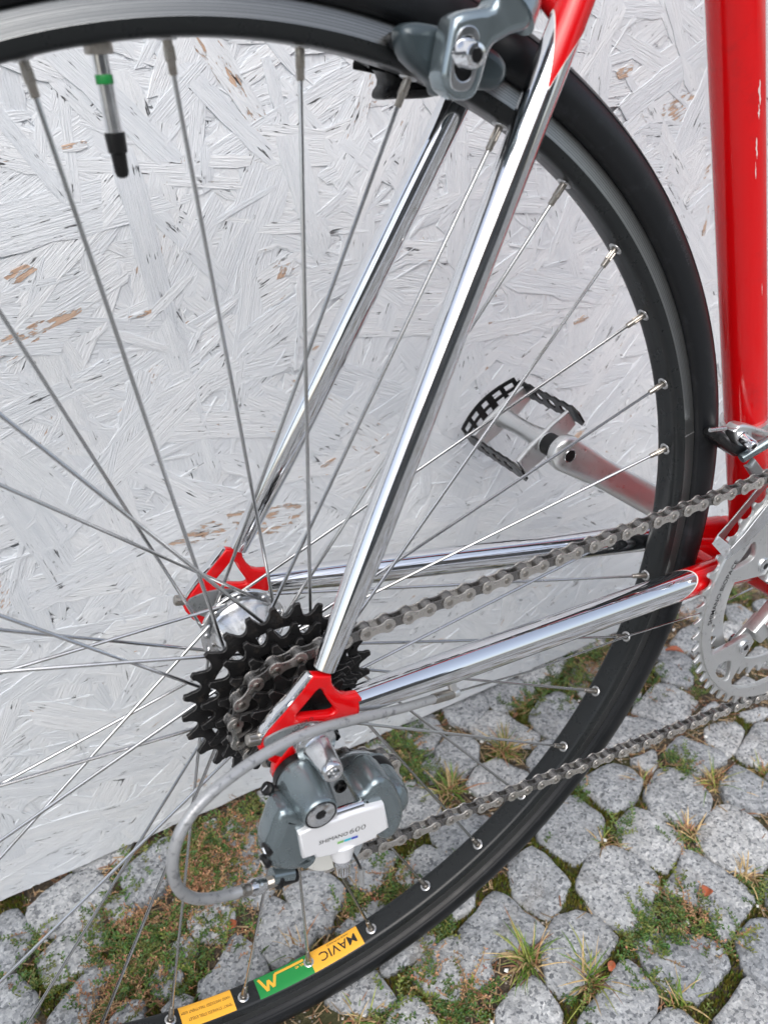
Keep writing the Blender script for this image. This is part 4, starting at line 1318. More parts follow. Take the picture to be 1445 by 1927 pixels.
# outer link with the print
LINK = [(-22.3,317.4),(-12.6,318.1),(-3.4,315.3),(4.7,314.9),(15.2,312.6),(24.1,310.1),(25.9,291.1),(22.4,290.2),(19.1,289.8),(18.3,287.7),(6.0,288.6),(-8.7,291.5),(-15.6,294.6),(-16.1,297.3),(-22.1,298.6)]
lk = MB().plate(LINK, -99, -92, bevel=1.3, res=2)
link = lk.build('link_plate', M['plate'], rdl, angle=50)
rdq = [(-1.0,-95.0,316.0),(13.6,-95.0,313.4)]
MB().sweep(rdq, 2.3, 14).build('pivot_rod', M['chrome'], rdl)
tx0, tx1 = [(-13.3,-99.3,304.1),(16.5,-99.3,299.0)]
tx0, tx1 = Vector(tx0), Vector(tx1)
xdir = (tx1 - tx0).normalized(); zdir_ = V(-xdir.z, 0, xdir.x); tl = (tx1 - tx0).length
def on_link(x, y): return tx0 + xdir * x + zdir_ * y + V(0, 0, 0)
MB().text('SHIMANO', 3.7, lambda x, y: on_link(x, y), sx=.97, bold=.0).build('printed_lettering', M['ink'], link, smooth=False)
MB().text('600', 5.2, lambda x, y: on_link(tl * .545 + x, y - .1), sx=1.25, bold=-.014).build('printed_lettering', M['ink'], link, smooth=False)
bars_ = [(-3.6,299.6),(0.1,298.9),(4.1,298.1),(7.9,297.3)]
for (p_, q_), mt_ in zip(zip(bars_, bars_[1:]), ('lime', 'cyan', 'blue')):
    P_, Q_ = V(p_[0], -99.25, p_[1]), V(q_[0], -99.25, q_[1])
    o_ = P_ + (Q_ - P_) * .04; u_ = (Q_ - P_) * .94; u_n = zdir_ * 1.5
    mb = MB(); mb.add([o_, o_ + u_, o_ + u_ - u_n, o_ - u_n], [(0, 1, 2, 3)]); mb.build('printed_stripe', M[mt_], link, smooth=False)
# pivot knuckle with the cage
KN = [(32.6,294.2)][0]; kn = V(KN[0], 0, KN[1])
pk = MB().lathe([(0, -62), (12.0, -62), (12.0, -82), (11.4, -87), (9.6, -90.5), (6, -92.5), (0, -93)], kn, (0, 1, 0), 48)
ARM = [(10.1,320.1),(16.2,318.0),(20.3,323.2),(27.1,323.5),(33.8,312.9),(38.1,294.4),(36.3,282.5),(30.7,275.2),(22.7,276.0),(18.0,287.2),(14.8,303.3)]
pk.plate(chaikin(ARM, 1), -95.5, -72, bevel=4.5, res=4)
pk.build('pivot_knuckle', M['grey'], rdl, angle=50)
MB().lathe([(12.1, -64), (12.6, -65), (12.6, -70), (12.1, -71)], kn, (0, 1, 0), 48).build('seal_ring', M['black'], rdl)
CG = [(6.3,288.6),(8.4,301.5),(12.1,308.5),(18.2,311.7),(27.0,310.2),(36.6,303.9),(44.0,294.8),(49.5,282.2),(50.8,267.7),(44.3,255.1),(32.2,249.7),(18.4,258.6),(10.4,273.8)]
cgz = MB().plate(chaikin(CG, 1), -61, -58.2, bevel=.9)
BT = [(GP[0] - 9, GP[1]), (GP[0] + 9, GP[1] + 3), (TP[0] + 11, TP[1] + 2), (TP[0] + 6, TP[1] - 9), (TP[0] - 7, TP[1] - 8), (TP[0] - 10, TP[1] + 2)]
cgz.plate(chaikin(BT, 2), -58, -56, bevel=.6)
cgz.plate(chaikin(BT, 2), -38, -36, bevel=.6)
cgz.build('cage_plate', M['cagegrey'], rdl)
gb = at([(15.6,290.0)][0], -61)
MB().lathe([(0, .6), (1.7, .6), (1.8, 1.9), (3.0, 1.9), (3.6, 1.2), (3.6, 0)], gb, (0, -1, 0), 24).build('cage_bolt', M['blacksteel'], rdl)
for nm_, c_, mt_ in (('guide_pulley', GP, 'black'), ('tension_pulley', TP, 'cream')):
    mb = MB().plate([(c_[0] + x, c_[1] + z) for x, z in gear(10, PR, 2.6, 3.8)], COG_Yc - 1.1, COG_Yc + 1.1, bevel=.3)
    mb.lathe([(0, COG_Yc - 3.6), (12, COG_Yc - 3.6), (13, COG_Yc), (12, COG_Yc + 3.6), (0, COG_Yc + 3.6)], V(c_[0], 0, c_[1]), (0, 1, 0), 24)
    mb.build(nm_, M[mt_], rdl)
pw = [(-11.1,234.4),(-6.4,225.3),(0.6,218.8),(7.3,217.2),(11.6,222.5),(9.7,233.4),(-1.1,240.8),(-8.4,241.9)]
MB().plate(chaikin(pw, 2), -56, -54.2, bevel=.7).build('pulley_guard', M['cream'], rdl)
# cable clamp under the link
c0, c1, c2, c3 = [Vector(q) for q in [(0.4,-93.0,287.4),(-0.7,-95.0,280.8),(-1.3,-96.0,278.2),(-2.0,-98.0,271.8)]]
ca_ = (c3 - c0).normalized()
L1 = (c1 - c0).length; L2 = (c2 - c0).length; L3 = (c3 - c0).length
MB().lathe([(0, -2), (8.5, -2), (7.5, 0), (5.4, L1), (0, L1)], c0, ca_, 32).build('clamp_boss', M['plate'], rdl)
MB().lathe([(0, L1), (4.9, L1), (5.0, L2), (4.7, L2 + .6), (4.2, L3 - 1), (3.6, L3), (0, L3)], c0, ca_, 24).build('cable_bolt', M['chrome'], rdl)
ce_ = [(6.4,-93.0,276.5),(8.5,-92.0,268.9),(10.2,-91.0,261.5),(11.2,-90.0,256.3)]
MB().sweep(ce_, 0.75, 8, smooth_n=4).build('cable_end', M['blacksteel'], rdl)
ce2 = [(11.1,-90.0,257.2),(10.9,-90.0,243.0)]
MB().sweep(ce2, [1.7, 1.5], 12).build('cable_end_cap', M['satin'], rdl)
for (px_, ax_) in zip([(-35.7,-91.0,308.8),(-37.5,-91.0,300.8)], ((-1, -.2, .1), (-1, -.2, -.1))):
    o_ = Vector(px_) + V(-2.0, -1.0, 0)
    MB().lathe([(0, -2), (3.6, -2), (3.8, .3), (3.2, 1.0), (2.6, 1.2), (0, 1.2)], o_, ax_, 20).build('limit_screw', M['blacksteel'], rdl)
    MB().lathe([(0, 1.9), (1.6, 1.8), (2.3, 1.2)], o_, ax_, 4).build('screw_slot', M['alu'], rdl)
bs = [Vector(q) for q in [(-22.2,-76.0,324.8),(-29.3,-78.0,333.1)]]
bd_ = (bs[1] - bs[0]).normalized(); bl_ = (bs[1] - bs[0]).length
bsm = MB().lathe([(0, -4), (2.2, -4)] + [(1.7 if i % 2 else 2.2, i * .55) for i in range(int(bl_ / .55) - 6)] + [(2.0, bl_ - 3), (3.2, bl_ - 3), (3.4, bl_ - .5), (2.6, bl_ + .2), (0, bl_ + .3)], bs[0], bd_, 20)
bsm.lathe([(0, -2), (5.5, -2), (5.5, 3), (4.5, 4.5), (0, 4.5)], bs[0] + V(2, 1, -4), bd_, 20)
bsm.build('tension_screw', M['blacksteel'], rdl)
MB().plate([(-1.7, -.35), (1.7, -.35), (1.7, .35), (-1.7, .35)], -.1, .25, frame=(bs[0] + bd_ * (bl_ + .4), bd_.cross(V(0, 1, 0)).normalized(), V(0, 1, 0))).build('screw_slot', M['alu'], rdl)

# barrel adjuster and cable housing loop
ba = [Vector(q) for q in [(-24.9,-90.0,277.9),(-35.3,-91.0,282.0),(-38.6,-92.0,284.0),(-42.6,-93.0,286.3),(-50.0,-95.0,290.7),(-56.3,-97.0,295.1)]]
def seg_l(a, b, prof, name, mat, parent, seg=28, wave=None):
    d = (b - a); l = d.length
    return MB().lathe([(r, f * l) for r, f in prof], a, d, seg, wave=(wave[0] * l, wave[1], wave[2] * l) if wave else None).build(name, mat, parent)
seg_l(ba[0], ba[1], [(0, 0), (3.9, 0), (4.0, .75), (4.6, .8), (4.9, .9), (4.6, 1), (0, 1)], 'rubber_ring', M['black'], rdl)
seg_l(ba[1], ba[3], [(0, 0)] + [(2.5 if i % 2 else 2.95, i / 16) for i in range(17)], 'adjuster_thread', M['nipple'], rdl)
seg_l(ba[3], ba[4], [(0, -.05), (3.6, -.05), (4.1, .05), (4.2, .45), (4.0, .55), (4.3, .62), (4.2, .72), (3.2, 1), (0, 1)], 'barrel_adjuster', M['alu'], rdl, 40, wave=(.0, -.06, .5))
seg_l(ba[4], ba[5], [(0, 0), (2.95, 0), (3.0, .3), (2.8, .34), (3.0, .4), (2.8, .5), (3.0, .56), (3.05, 1), (0, 1)], 'housing_ferrule', M['nipple'], rdl)
hp = [(-54.7,-97.0,294.8),(-60.5,-98.0,297.9),(-68.1,-101.0,305.2),(-75.1,-104.0,314.1),(-80.0,-107.0,325.7),(-81.9,-109.0,337.5),(-81.2,-110.0,349.1),(-78.4,-110.0,359.1),(-73.6,-109.0,366.9),(-66.9,-107.0,372.1),(-58.2,-104.0,374.5),(-46.9,-100.0,374.9),(-33.0,-95.0,373.4),(-17.3,-90.0,370.2),(-1.0,-85.0,364.5),(18.5,-78.0,353.8),(40.1,-70.0,340.9),(59.7,-63.0,329.9),(80.3,-57.0,320.7)]
cable_h = MB().sweep(hp, 2.65, 18, smooth_n=8).build('cable_housing', M['housing'], bike, angle=60)
fr = [Vector(q) for q in [(78.2,-57.5,321.5),(92.9,-54.5,316.1)]]
seg_l(fr[0], fr[1], [(0, 0), (3.0, 0), (3.1, .1), (3.1, .9), (2.9, 1), (0, 1)], 'housing_ferrule', M['nipple'], bike)
stp = [Vector(q) for q in [(94.7,-54.5,316.0),(92.9,-54.0,321.9)]]
sm_ = MB().lathe([(0, -2.2), (2.6, -2.2), (2.9, -1), (2.9, 1.4), (2.2, 2.2), (0, 2.2)], stp[0], fr[1] - fr[0], 20)
sm_.sweep([stp[0], stp[1], stp[1] + V(0, 4, 8)], [2.0, 2.6, 3.0], 14)
sm_.build('cable_stop', M['satin'], bike)
cw = [(95.8,-54.0,315.5),(158.1,-45.0,295.7),(250.8,-34.0,275.9),(340.9,-22.0,251.6),(416.0,-12.0,234.6)]
cw[-1] = (cw[-1][0] + 4, -6, cw[-1][2])
MB().sweep(cw, .65, 8).build('shift_cable', M['spoke'], bike)

# ---- front derailleur
fd = MB()
for z0, z1 in ((46, 57),):
    base = BB + ST_DIR * ((z0 + 78) / .9596)
    fd.lathe([(14.7, 0), (17.4, 0), (18.0, 1), (18.0, 9), (17.4, 10.2), (14.7, 10.2)], base, ST_DIR, 48)
FB = [(331.1,409.7),(335.5,412.9),(339.9,412.7),(349.3,409.0),(360.7,403.6),(370.1,398.9),(373.9,394.0),(369.7,393.8),(362.0,397.2),(350.5,403.1),(352.1,398.5),(351.2,394.3),(345.1,392.7),(338.6,395.8),(334.7,401.9)]
fd.plate(FB, -27, -17, bevel=2.0, res=2)
fdr = fd.build('front_derailleur', M['satin'], bike)
fbo = [Vector(q) for q in [(339.9,-26.0,403.8),(330.5,-35.0,404.7)]]
seg_l(fbo[0], fbo[0] + V(-1.0, -12, -2.5), [(0, 0), (4.6, 0), (4.6, .1), (3.8, .14), (3.8, .9), (3.4, 1), (2.2, 1), (2.1, .7), (0, .7)], 'cable_bolt', M['chrome'], fdr)
seg_l(fbo[0] + V(-1.0, -12, -2.5) * .97, fbo[0] + V(-1.0, -12, -2.5), [(0, .2), (2.3, .9)], 'bolt_socket', M['black'], fdr, 6)
LW = [(339.0,-30.0,389.2),(358.4,-34.0,398.3),(365.2,-36.0,401.7)]
MB().sweep(LW, [3.4, 3.8, 3.8], 20).build('lower_arm', M['grey'], fdr)
LB = [(312.1,409.1),(314.1,415.3),(324.1,410.8),(332.3,400.0),(349.6,395.2),(352.3,390.0),(339.4,387.8),(327.7,396.2),(319.0,403.0)]
MB().plate(chaikin(LB, 1), -28, -16, bevel=2.5, res=2).build('body_block', M['blacksteel'], fdr)
L3_ = [(339.6,384.7),(344.1,384.7),(347.1,388.6),(359.8,375.6),(367.4,374.4),(369.5,367.1),(354.5,372.2),(349.0,374.1)]
MB().plate(L3_, -36, -31, bevel=1.5).build('cage_arm', M['bare'], fdr)
tip_ = [(295.8,-36.0,423.9),(311.9,-34.0,420.1),(327.5,-31.0,414.4)]
MB().sweep(tip_[:2], [1.35, 1.5], 12).build('cable_end_cap', M['eyelet'], fdr)
MB().sweep(tip_[1:], .65, 8).build('cable_end', M['spoke'], fdr)
CO = [(311.1,331.1),(313.0,339.5),(324.1,347.6),(334.1,357.7),(344.9,368.3),(359.9,383.2),(370.8,365.6),(353.2,353.9),(338.0,343.2),(326.1,335.7)]
CI = [(315.5,334.1),(318.7,340.0),(327.4,346.6),(342.1,359.7),(358.7,375.1),(373.2,388.6),(380.7,378.3),(362.6,369.0),(346.2,354.2),(332.6,342.2),(325.2,334.2),(321.4,328.5)]
cgm = MB().plate(CO, -55.6, -54.2, bevel=.5).plate(CI, -39.8, -38.4, bevel=.5)
q0 = [Vector(q) for q in [(310.9,-55.0,331.6),(315.6,-55.0,339.5),(320.7,-39.0,338.0),(315.7,-39.0,333.1)]]
nn = (q0[1] - q0[0]).cross(q0[3] - q0[0]).normalized() * 1.2
cgm.add(q0 + [p + nn for p in q0], [(0, 1, 2, 3), (7, 6, 5, 4), (0, 4, 5, 1), (1, 5, 6, 2), (2, 6, 7, 3), (3, 7, 4, 0)])
cgm.build('chain_cage', M['alu'], fdr)

# ---- rear brake
ARMO = [(103.6,651.3),(111.5,652.8),(119.2,652.8),(121.3,654.6),(121.8,658.9),(134.6,660.9),(138.8,655.3),(140.0,648.5),(138.3,644.9),(134.7,643.6),(130.6,643.5),(125.0,641.3),(120.1,639.4),(118.4,635.1),(115.4,626.0),(112.6,622.0),(107.0,620.9),(100.7,623.1),(96.6,628.3),(97.4,633.9),(99.8,642.2),(101.3,648.2)]
SLOT_O = [(107.5,647.3),(110.2,646.9),(112.5,645.2),(113.1,642.1),(112.3,634.3),(110.8,628.6),(108.1,625.0),(104.6,624.5),(100.7,625.5),(99.3,628.2),(100.0,633.8),(101.1,639.9),(103.0,644.7),(104.9,646.6)]
SLOT_I = [(107.4,643.9),(109.3,643.4),(110.5,641.7),(110.2,634.4),(108.7,629.3),(106.0,628.1),(103.6,628.5),(101.7,630.6),(101.0,634.3),(102.1,639.8),(104.4,643.0)]
M['padgrey'] = simple('dark_grey_lacquer', (0.045, 0.062, 0.070), 0.33, 0.3, coat=0.2, rvar=0.06)
M['brakegrey'] = simple('silver_grey_lacquer', (0.26, 0.31, 0.33), 0.2, 0.8, coat=0.3, rvar=0.06)
rb = MB()
rb.plate(chaikin(ARMO, 1, .3), -44, -30, bevel=3.5, res=3)
up0 = [(132.4,-38.0,651.7),(139.1,-34.0,659.6),(140.2,-26.0,674.0)]
rb.sweep(up0, [13, 12, 10], 24, smooth_n=5, squash=.6)
brk = rb.build('rear_brake', M['brakegrey'], bike, angle=50)
MB().plate(chaikin(SLOT_O, 1), -45.0, -43.6, [chaikin(SLOT_I, 1)], .4).build('slotted_washer', M['alu'], brk)
MB().plate(chaikin(SLOT_I, 1), -44.2, -43.8).build('slot', M['black'], brk)
bo = at([(106.4,637.4)][0], -45)
bd = V(.02, -1, -.04).normalized()
MB().lathe([(0, -4), (5.6, -4), (5.9, -1), (5.7, 1.2), (5.0, 2.2), (4.7, 6.6), (4.2, 7.6), (2.8, 7.9), (2.6, 7.4), (0, 7.2)], bo, bd, 40).build('pad_bolt', M['chrome'], brk)
MB().lathe([(0, 7.6), (2.7, 7.6), (2.7, 6), (0, 6)], bo, bd, 6).build('bolt_socket', M['black'], brk)
PAD = [(87.1,644.3),(87.6,647.6),(91.4,649.4),(98.2,649.2),(110.6,646.7),(120.3,643.8),(131.1,638.9),(135.8,636.2),(139.0,631.7),(138.3,626.8),(134.9,623.5),(130.6,622.9),(125.4,623.8),(110.4,626.0),(105.5,622.3),(103.5,623.3),(102.8,626.8),(94.6,632.3),(88.6,637.6)]
PADR = [(89.0,645.0),(91.4,646.9),(101.8,646.8),(116.2,642.7),(133.0,636.4),(139.2,631.7),(138.4,626.6),(131.4,625.8),(119.4,628.4),(106.3,633.5),(94.5,638.9),(89.6,641.5)]
MB().plate(chaikin(PAD, 1), -30, -17, bevel=4.5, res=4).build('pad_holder', M['padgrey'], brk, angle=50)
MB().plate(chaikin(PADR, 1), -17.5, -10.6, bevel=1.2).build('brake_pad', M['rubber'], brk)
FARM = [(92.8,637.5),(103.6,635.3),(122.7,630.6),(137.2,626.3),(138.6,622.0),(135.3,620.8),(129.7,619.0),(116.0,619.4),(107.5,620.0),(103.7,619.8),(103.2,622.9),(107.0,626.7),(105.1,631.6),(100.1,633.8)]
MB().plate(chaikin(FARM, 1), 17, 34, bevel=4, res=3).build('far_pad_holder', M['blacksteel'], brk)
ARM2 = [(121.3,639.5),(130.5,645.9),(155.6,651.7),(174.5,662.0),(183.9,671.1),(194.1,664.3),(174.9,649.7),(149.9,638.2),(138.4,630.4),(127.3,631.0)]
MB().plate(chaikin(ARM2, 1), 30, 42, bevel=5, res=3).build('far_arm', M['palegrey'], brk)

# ================================================================== plants, moss, grit and leaves on the ground
POLY = ALLST
def outside_stones(x, y, margin=0.0):
    """distance to the nearest stone edge (negative on a stone)"""
    best = np.full(x.shape, 1e9)
    for p_ in POLY:
        a = np.array(p_); 
        m_ = (x > a[:, 0].min() - 20) & (x < a[:, 0].max() + 20) & (y > a[:, 1].min() - 20) & (y < a[:, 1].max() + 20)
        if not m_.any(): continue
        d, i = seg_dist(x[m_], y[m_], p_)
        best[m_] = np.minimum(best[m_], np.where(i, -d, d))
    return best

def tinted(mb, cols, name, mat, parent=None, smooth=False):
    o = mb.build(name, mat, parent, smooth=smooth)
    a = o.data.color_attributes.new('tint', 'FLOAT_COLOR', 'POINT')
    a.data.foreach_set('color', np.array([(*c, 1.0) for c in cols], dtype=np.float32).ravel())
    return o

# --- moss cushions and dry bits in the joints
X = nr.uniform(-420, 820, 230000); Y = nr.uniform(-420, 236, 230000)
keep = np.array([True] * len(X))
D_ = outside_stones(X, Y)
mossy = np.array([mnoise.noise(Vector((x * .013, y * .013, 4.0))) + .5 * mnoise.noise(Vector((x * .05, y * .05, 9.0))) for x, y in zip(X, Y)])
MOSS_SPOTS = [(305,-64),(320,-60),(304,-45),(242,-11),(230,-28),(262,-16),(304,37),(310,5),(283,-152),(272,-157),(164,-108),(247,-85),(222,-89),(235,9),(335,-125),(506,20),(246,-159),(289,-146)] + [(61,-27),(55,-26),(151,2),(181,-9),(148,77),(127,71)] + [(-169,109),(-177,105),(-196,121),(-94,55),(-113,61)] + [(324,163),(378,182)]
spot = np.zeros(len(X))
for sx_, sy_ in MOSS_SPOTS:
    spot = np.maximum(spot, np.exp(-((X - sx_) ** 2 + (Y - sy_) ** 2) / (2 * 17.0 ** 2)))
sel = (D_ > 3.2) & ((mossy > .22) | (spot > .40))
idx = np.where(sel)[0]
nr.shuffle(idx)
idx = idx[:22000]
mb, cols = MB(), []
for i in idx:
    x, y = X[i], Y[i]
    r_ = rng.uniform(.7, 1.7); hgt = rng.uniform(1.2, 3.6)
    z = ground_h(x, y) + 2.2 + 2.5 * spot[i]
    a0 = rng.random() * 6.28
    lx, ly = rng.uniform(-1, 1), rng.uniform(-1, 1)
    c = (rng.uniform(.05, .11), rng.uniform(.062, .11), rng.uniform(.005, .016)) if rng.random() < .8 else (rng.uniform(.12, .2), rng.uniform(.13, .19), rng.uniform(.02, .05))
    mb.add([(x + r_ * math.cos(a0 + t), y + r_ * math.sin(a0 + t), z - 2.5) for t in (0, 2.09, 4.19)] + [(x + lx, y + ly, z + hgt)], [(0, 1, 3), (1, 2, 3), (2, 0, 3)])
    cols += [c] * 4
tag(tinted(mb, cols, 'moss', M['plant']), kind='stuff')

# --- grit, straw and crumbs in the joints
sel = (D_ > 1.5) & ~((mossy > .3) | (spot > .6))
idx = np.where(sel)[0]; nr.shuffle(idx)
mb, cols = MB(), []
for i in idx[:15000]:
    x, y = X[i], Y[i]; z = ground_h(x, y) + rng.uniform(1, 4)
    q = rng.random()
    if q < .45:                        # grain
        r_ = rng.uniform(.5, 1.6)
        g_ = rng.uniform(.12, .5)
        c = (g_ * 1.05, g_ * .95, g_ * .82)
        mb.add([(x + r_ * rng.uniform(.6, 1.2) * math.cos(t + q), y + r_ * rng.uniform(.6, 1.2) * math.sin(t + q), z) for t in (0, 1.57, 3.14, 4.71)] + [(x, y, z + r_ * .9), (x, y, z - r_)],
               [(0, 1, 4), (1, 2, 4), (2, 3, 4), (3, 0, 4), (1, 0, 5), (2, 1, 5), (3, 2, 5), (0, 3, 5)]); cols += [c] * 6
    else:                              # bit of straw or bark
        L = rng.uniform(3, 16); w = rng.uniform(.3, .8); a = rng.random() * 6.28
        ca, sa = math.cos(a), math.sin(a); dz = rng.uniform(-1.5, 3)
        b_ = rng.uniform(.35, 1)
        c = (.42 * b_, .30 * b_, .17 * b_) if rng.random() < .7 else (.26 * b_, .12 * b_, .06 * b_)
        mb.add([(x - sa * w, y + ca * w, z + 1), (x + sa * w, y - ca * w, z + 1), (x + ca * L + sa * w, y + sa * L - ca * w, z + 1 + dz), (x + ca * L - sa * w, y + sa * L + ca * w, z + 1 + dz), (x + ca * L * .5, y + sa * L * .5, z + 1.8 + dz * .6)],
               [(0, 1, 4), (1, 2, 4), (2, 3, 4), (3, 0, 4)]); cols += [c] * 5
tag(tinted(mb, cols, 'grit', M['bits']), kind='stuff')
# white crumbs of quartz
mb, cols = MB(), []
for i in idx[15000:15230]:
    x, y = X[i], Y[i]; z = ground_h(x, y) + 4; r_ = rng.uniform(1.2, 2.8)
    mb.add([(x + r_ * rng.uniform(.6, 1.2) * math.cos(t), y + r_ * rng.uniform(.6, 1.2) * math.sin(t), z) for t in (0, 1.57, 3.14, 4.71)] + [(x, y, z + r_ * .9), (x, y, z - r_)],
           [(0, 1, 4), (1, 2, 4), (2, 3, 4), (3, 0, 4), (1, 0, 5), (2, 1, 5), (3, 2, 5), (0, 3, 5)]); cols += [(.72, .72, .70)] * 6
tag(tinted(mb, cols, 'quartz_crumbs', M['bits']), kind='stuff')

# --- creeping small-leaved plants, green and withered
def leaf_quad(mb, cols, p, d, up, L, w, c):
    s = d.cross(up).normalized()
    mb.add([p, p + d * L * .5 + s * w + up * L * .12, p + d * L, p + d * L * .5 - s * w + up * L * .12, p + d * L * .5 - up * L * .05], [(0, 4, 1), (1, 4, 2), (2, 4, 3), (3, 4, 0)])
    cols += [c] * 5
def sprig(mb, cols, x, y, L, dry):
    z = ground_h(x, y) + 4
    a = rng.random() * 6.28
    el = rng.uniform(.15, .9)
    d = Vector((math.cos(a) * math.cos(el), math.sin(a) * math.cos(el), math.sin(el)))
    p = Vector((x, y, max(z, -6)))
    n = max(3, int(L / 3.2))
    b_ = rng.uniform(.6, 1.15)
    if dry:
        st = (.34 * b_, .20 * b_, .10 * b_); lf = (.42 * b_, .26 * b_, .13 * b_) if rng.random() < .6 else (.30 * b_, .13 * b_, .06 * b_)
    else:
        st = (.13 * b_, .16 * b_, .03 * b_); lf = (.055 * b_, .125 * b_, .020 * b_) if rng.random() < .65 else (.14 * b_, .17 * b_, .03 * b_)
    prev = p
    for i in range(n):
        d = (d + Vector((rng.uniform(-.3, .3), rng.uniform(-.3, .3), rng.uniform(-.28, .16)))).normalized()
        q = prev + d * (L / n)
        s = d.cross(Vector((0, 0, 1))).normalized() * .38
        mb.add([prev - s, prev + s, q + s, q - s, (prev + q) / 2 + Vector((0, 0, .5))], [(0, 1, 4), (1, 2, 4), (2, 3, 4), (3, 0, 4)]); cols += [st] * 5
        for sg in (-1, 1):
            if dry and rng.random() < .35: continue
            ld = (d * rng.uniform(.2, .8) + d.cross(Vector((0, 0, 1))).normalized() * sg + Vector((0, 0, rng.uniform(-.1, .6)))).normalized()
            leaf_quad(mb, cols, q, ld, Vector((0, 0, 1)), rng.uniform(2.0, 4.4) * (.7 if dry else 1), rng.uniform(.6, 1.3) * (.8 if dry else 1), (lf[0] * rng.uniform(.8, 1.2), lf[1] * rng.uniform(.8, 1.2), lf[2]))
        prev = q
# (x, y) on the ground, spread, number, share of withered sprigs
PATCH = []
def patch(pts, spread, n, dry):
    for p_ in pts: PATCH.append((p_[0], p_[1], spread, n, dry))
patch([(-6,196),(7,190),(9,167),(-27,173),(-39,162)], 22, 75, .18)
patch([(-22,150),(-36,144),(-50,141),(-7,168),(-15,184),(-18,130)], 22, 95, .85)
patch([(-37,211),(-50,176),(20,178)], 16, 55, .2)
patch([(-71,127),(-64,105),(-55,87),(-75,103),(-44,97),(-35,72),(-91,64)], 18, 50, .42)
patch([(-142,135),(-136,119),(-123,102),(-114,109),(-115,84),(-101,116),(-132,90)], 20, 75, .22)
patch([(-128,81),(-148,83),(-159,76),(-118,72),(-137,83),(-159,63),(-109,136),(-122,118)], 17, 60, .9)
patch([(-53,170),(-38,180),(-54,150),(-53,193)], 18, 60, .3)
patch([(-58,142),(-46,145),(-65,133)], 20, 80, .9)
patch([(-192,161),(-187,147),(-183,107),(-202,121),(-216,136),(-94,194),(-118,170),(-86,70),(-92,65)], 11, 32, .15)
patch([(184,206),(183,185),(185,165),(164,160),(185,145),(173,145),(179,215)], 16, 70, .12)
patch([(334,171),(323,169),(377,158),(381,180),(407,191),(432,203),(405,166)], 13, 46, .15)
patch([(453,201),(453,190),(466,196),(414,165)], 14, 60, .45)
patch([(439,183),(432,172),(586,197),(597,199)], 13, 50, .9)
patch([(682,191),(683,183),(490,134),(477,127),(498,91),(523,107),(458,117),(411,26)], 9, 26, .2)
patch([(306,-78),(304,-95),(306,-107),(296,-110),(290,-98),(305,-124),(313,-134)], 13, 30, .4)
patch([(260,-89),(250,-96),(260,-97),(283,-78),(273,-101),(234,-121)], 10, 40, .1)
patch([(417,26),(418,20),(312,44),(308,-7),(350,-44),(402,22),(174,-111),(368,-113),(363,-121)], 8, 24, .1)
patch([(83,-32),(78,-40),(88,-55),(86,-64),(103,-64),(78,-68),(111,-4),(106,-8),(41,-40)], 10, 36, .15)
patch([(79,53),(89,44),(98,52),(106,42),(94,64),(49,45),(108,53)], 11, 44, .45)
patch([(106,-57),(114,-57),(94,-25)], 10, 30, .95)
mb, cols = MB(), []
for x, y, spd, n, dry in PATCH:
    for _ in range(int(n * .54)):
        px, py = rng.gauss(x, spd * .62), rng.gauss(y, spd * .62)
        if py > 204: continue
        sprig(mb, cols, px, py, rng.uniform(8, 24), rng.random() < dry)
# odd sprigs along other joints
idx = np.where((D_ > 1.5) & (mossy > -.05))[0]; nr.shuffle(idx)
for i in idx[:260]:
    sprig(mb, cols, X[i], Y[i], rng.uniform(5, 12), rng.random() < .5)
tag(tinted(mb, cols, 'creeping_weeds', M['plant']), kind='stuff')

# --- grass tufts
def tuft(x, y, n, L, straw, label, lean=(0, 0)):
    mb, cols = MB(), []
    for _ in range(n):
        a = rng.random() * 6.28; el = rng.uniform(.25, 1.35)
        d = Vector((math.cos(a) * math.cos(el) + lean[0], math.sin(a) * math.cos(el) + lean[1], math.sin(el))).normalized()
        p = Vector((x + rng.gauss(0, 4), y + rng.gauss(0, 4), -9))
        l = L * rng.uniform(.45, 1.15); w = rng.uniform(.5, 1.15); st = 6
        b_ = rng.uniform(.6, 1.2)
        dry = rng.random() < straw
        c = (.50 * b_, .36 * b_, .17 * b_) if dry and rng.random() < .7 else (.36 * b_, .17 * b_, .08 * b_) if dry else (.11 * b_, .20 * b_, .025 * b_) if rng.random() < .6 else (.26 * b_, .29 * b_, .06 * b_)
        s = d.cross(Vector((0, 0, 1))).normalized()
        vs = []
        for i in range(st + 1):
            f = i / st
            ww = w * (1 - f) ** .6 + .04
            vs += [p - s * ww, p + Vector((0, 0, ww * .5)), p + s * ww]
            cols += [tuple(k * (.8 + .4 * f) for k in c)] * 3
            d = (d + Vector((0, 0, -.17 * rng.uniform(.4, 1.5))) + s * rng.uniform(-.08, .08)).normalized()
            p = p + d * (l / st)
        mb.add(vs, [q for i in range(st) for q in ((3 * i, 3 * i + 1, 3 * i + 4, 3 * i + 3), (3 * i + 1, 3 * i + 2, 3 * i + 5, 3 * i + 4))])
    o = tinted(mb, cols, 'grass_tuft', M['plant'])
    tag(o, label, 'grass tuft', 'grass tufts between the cobbles')
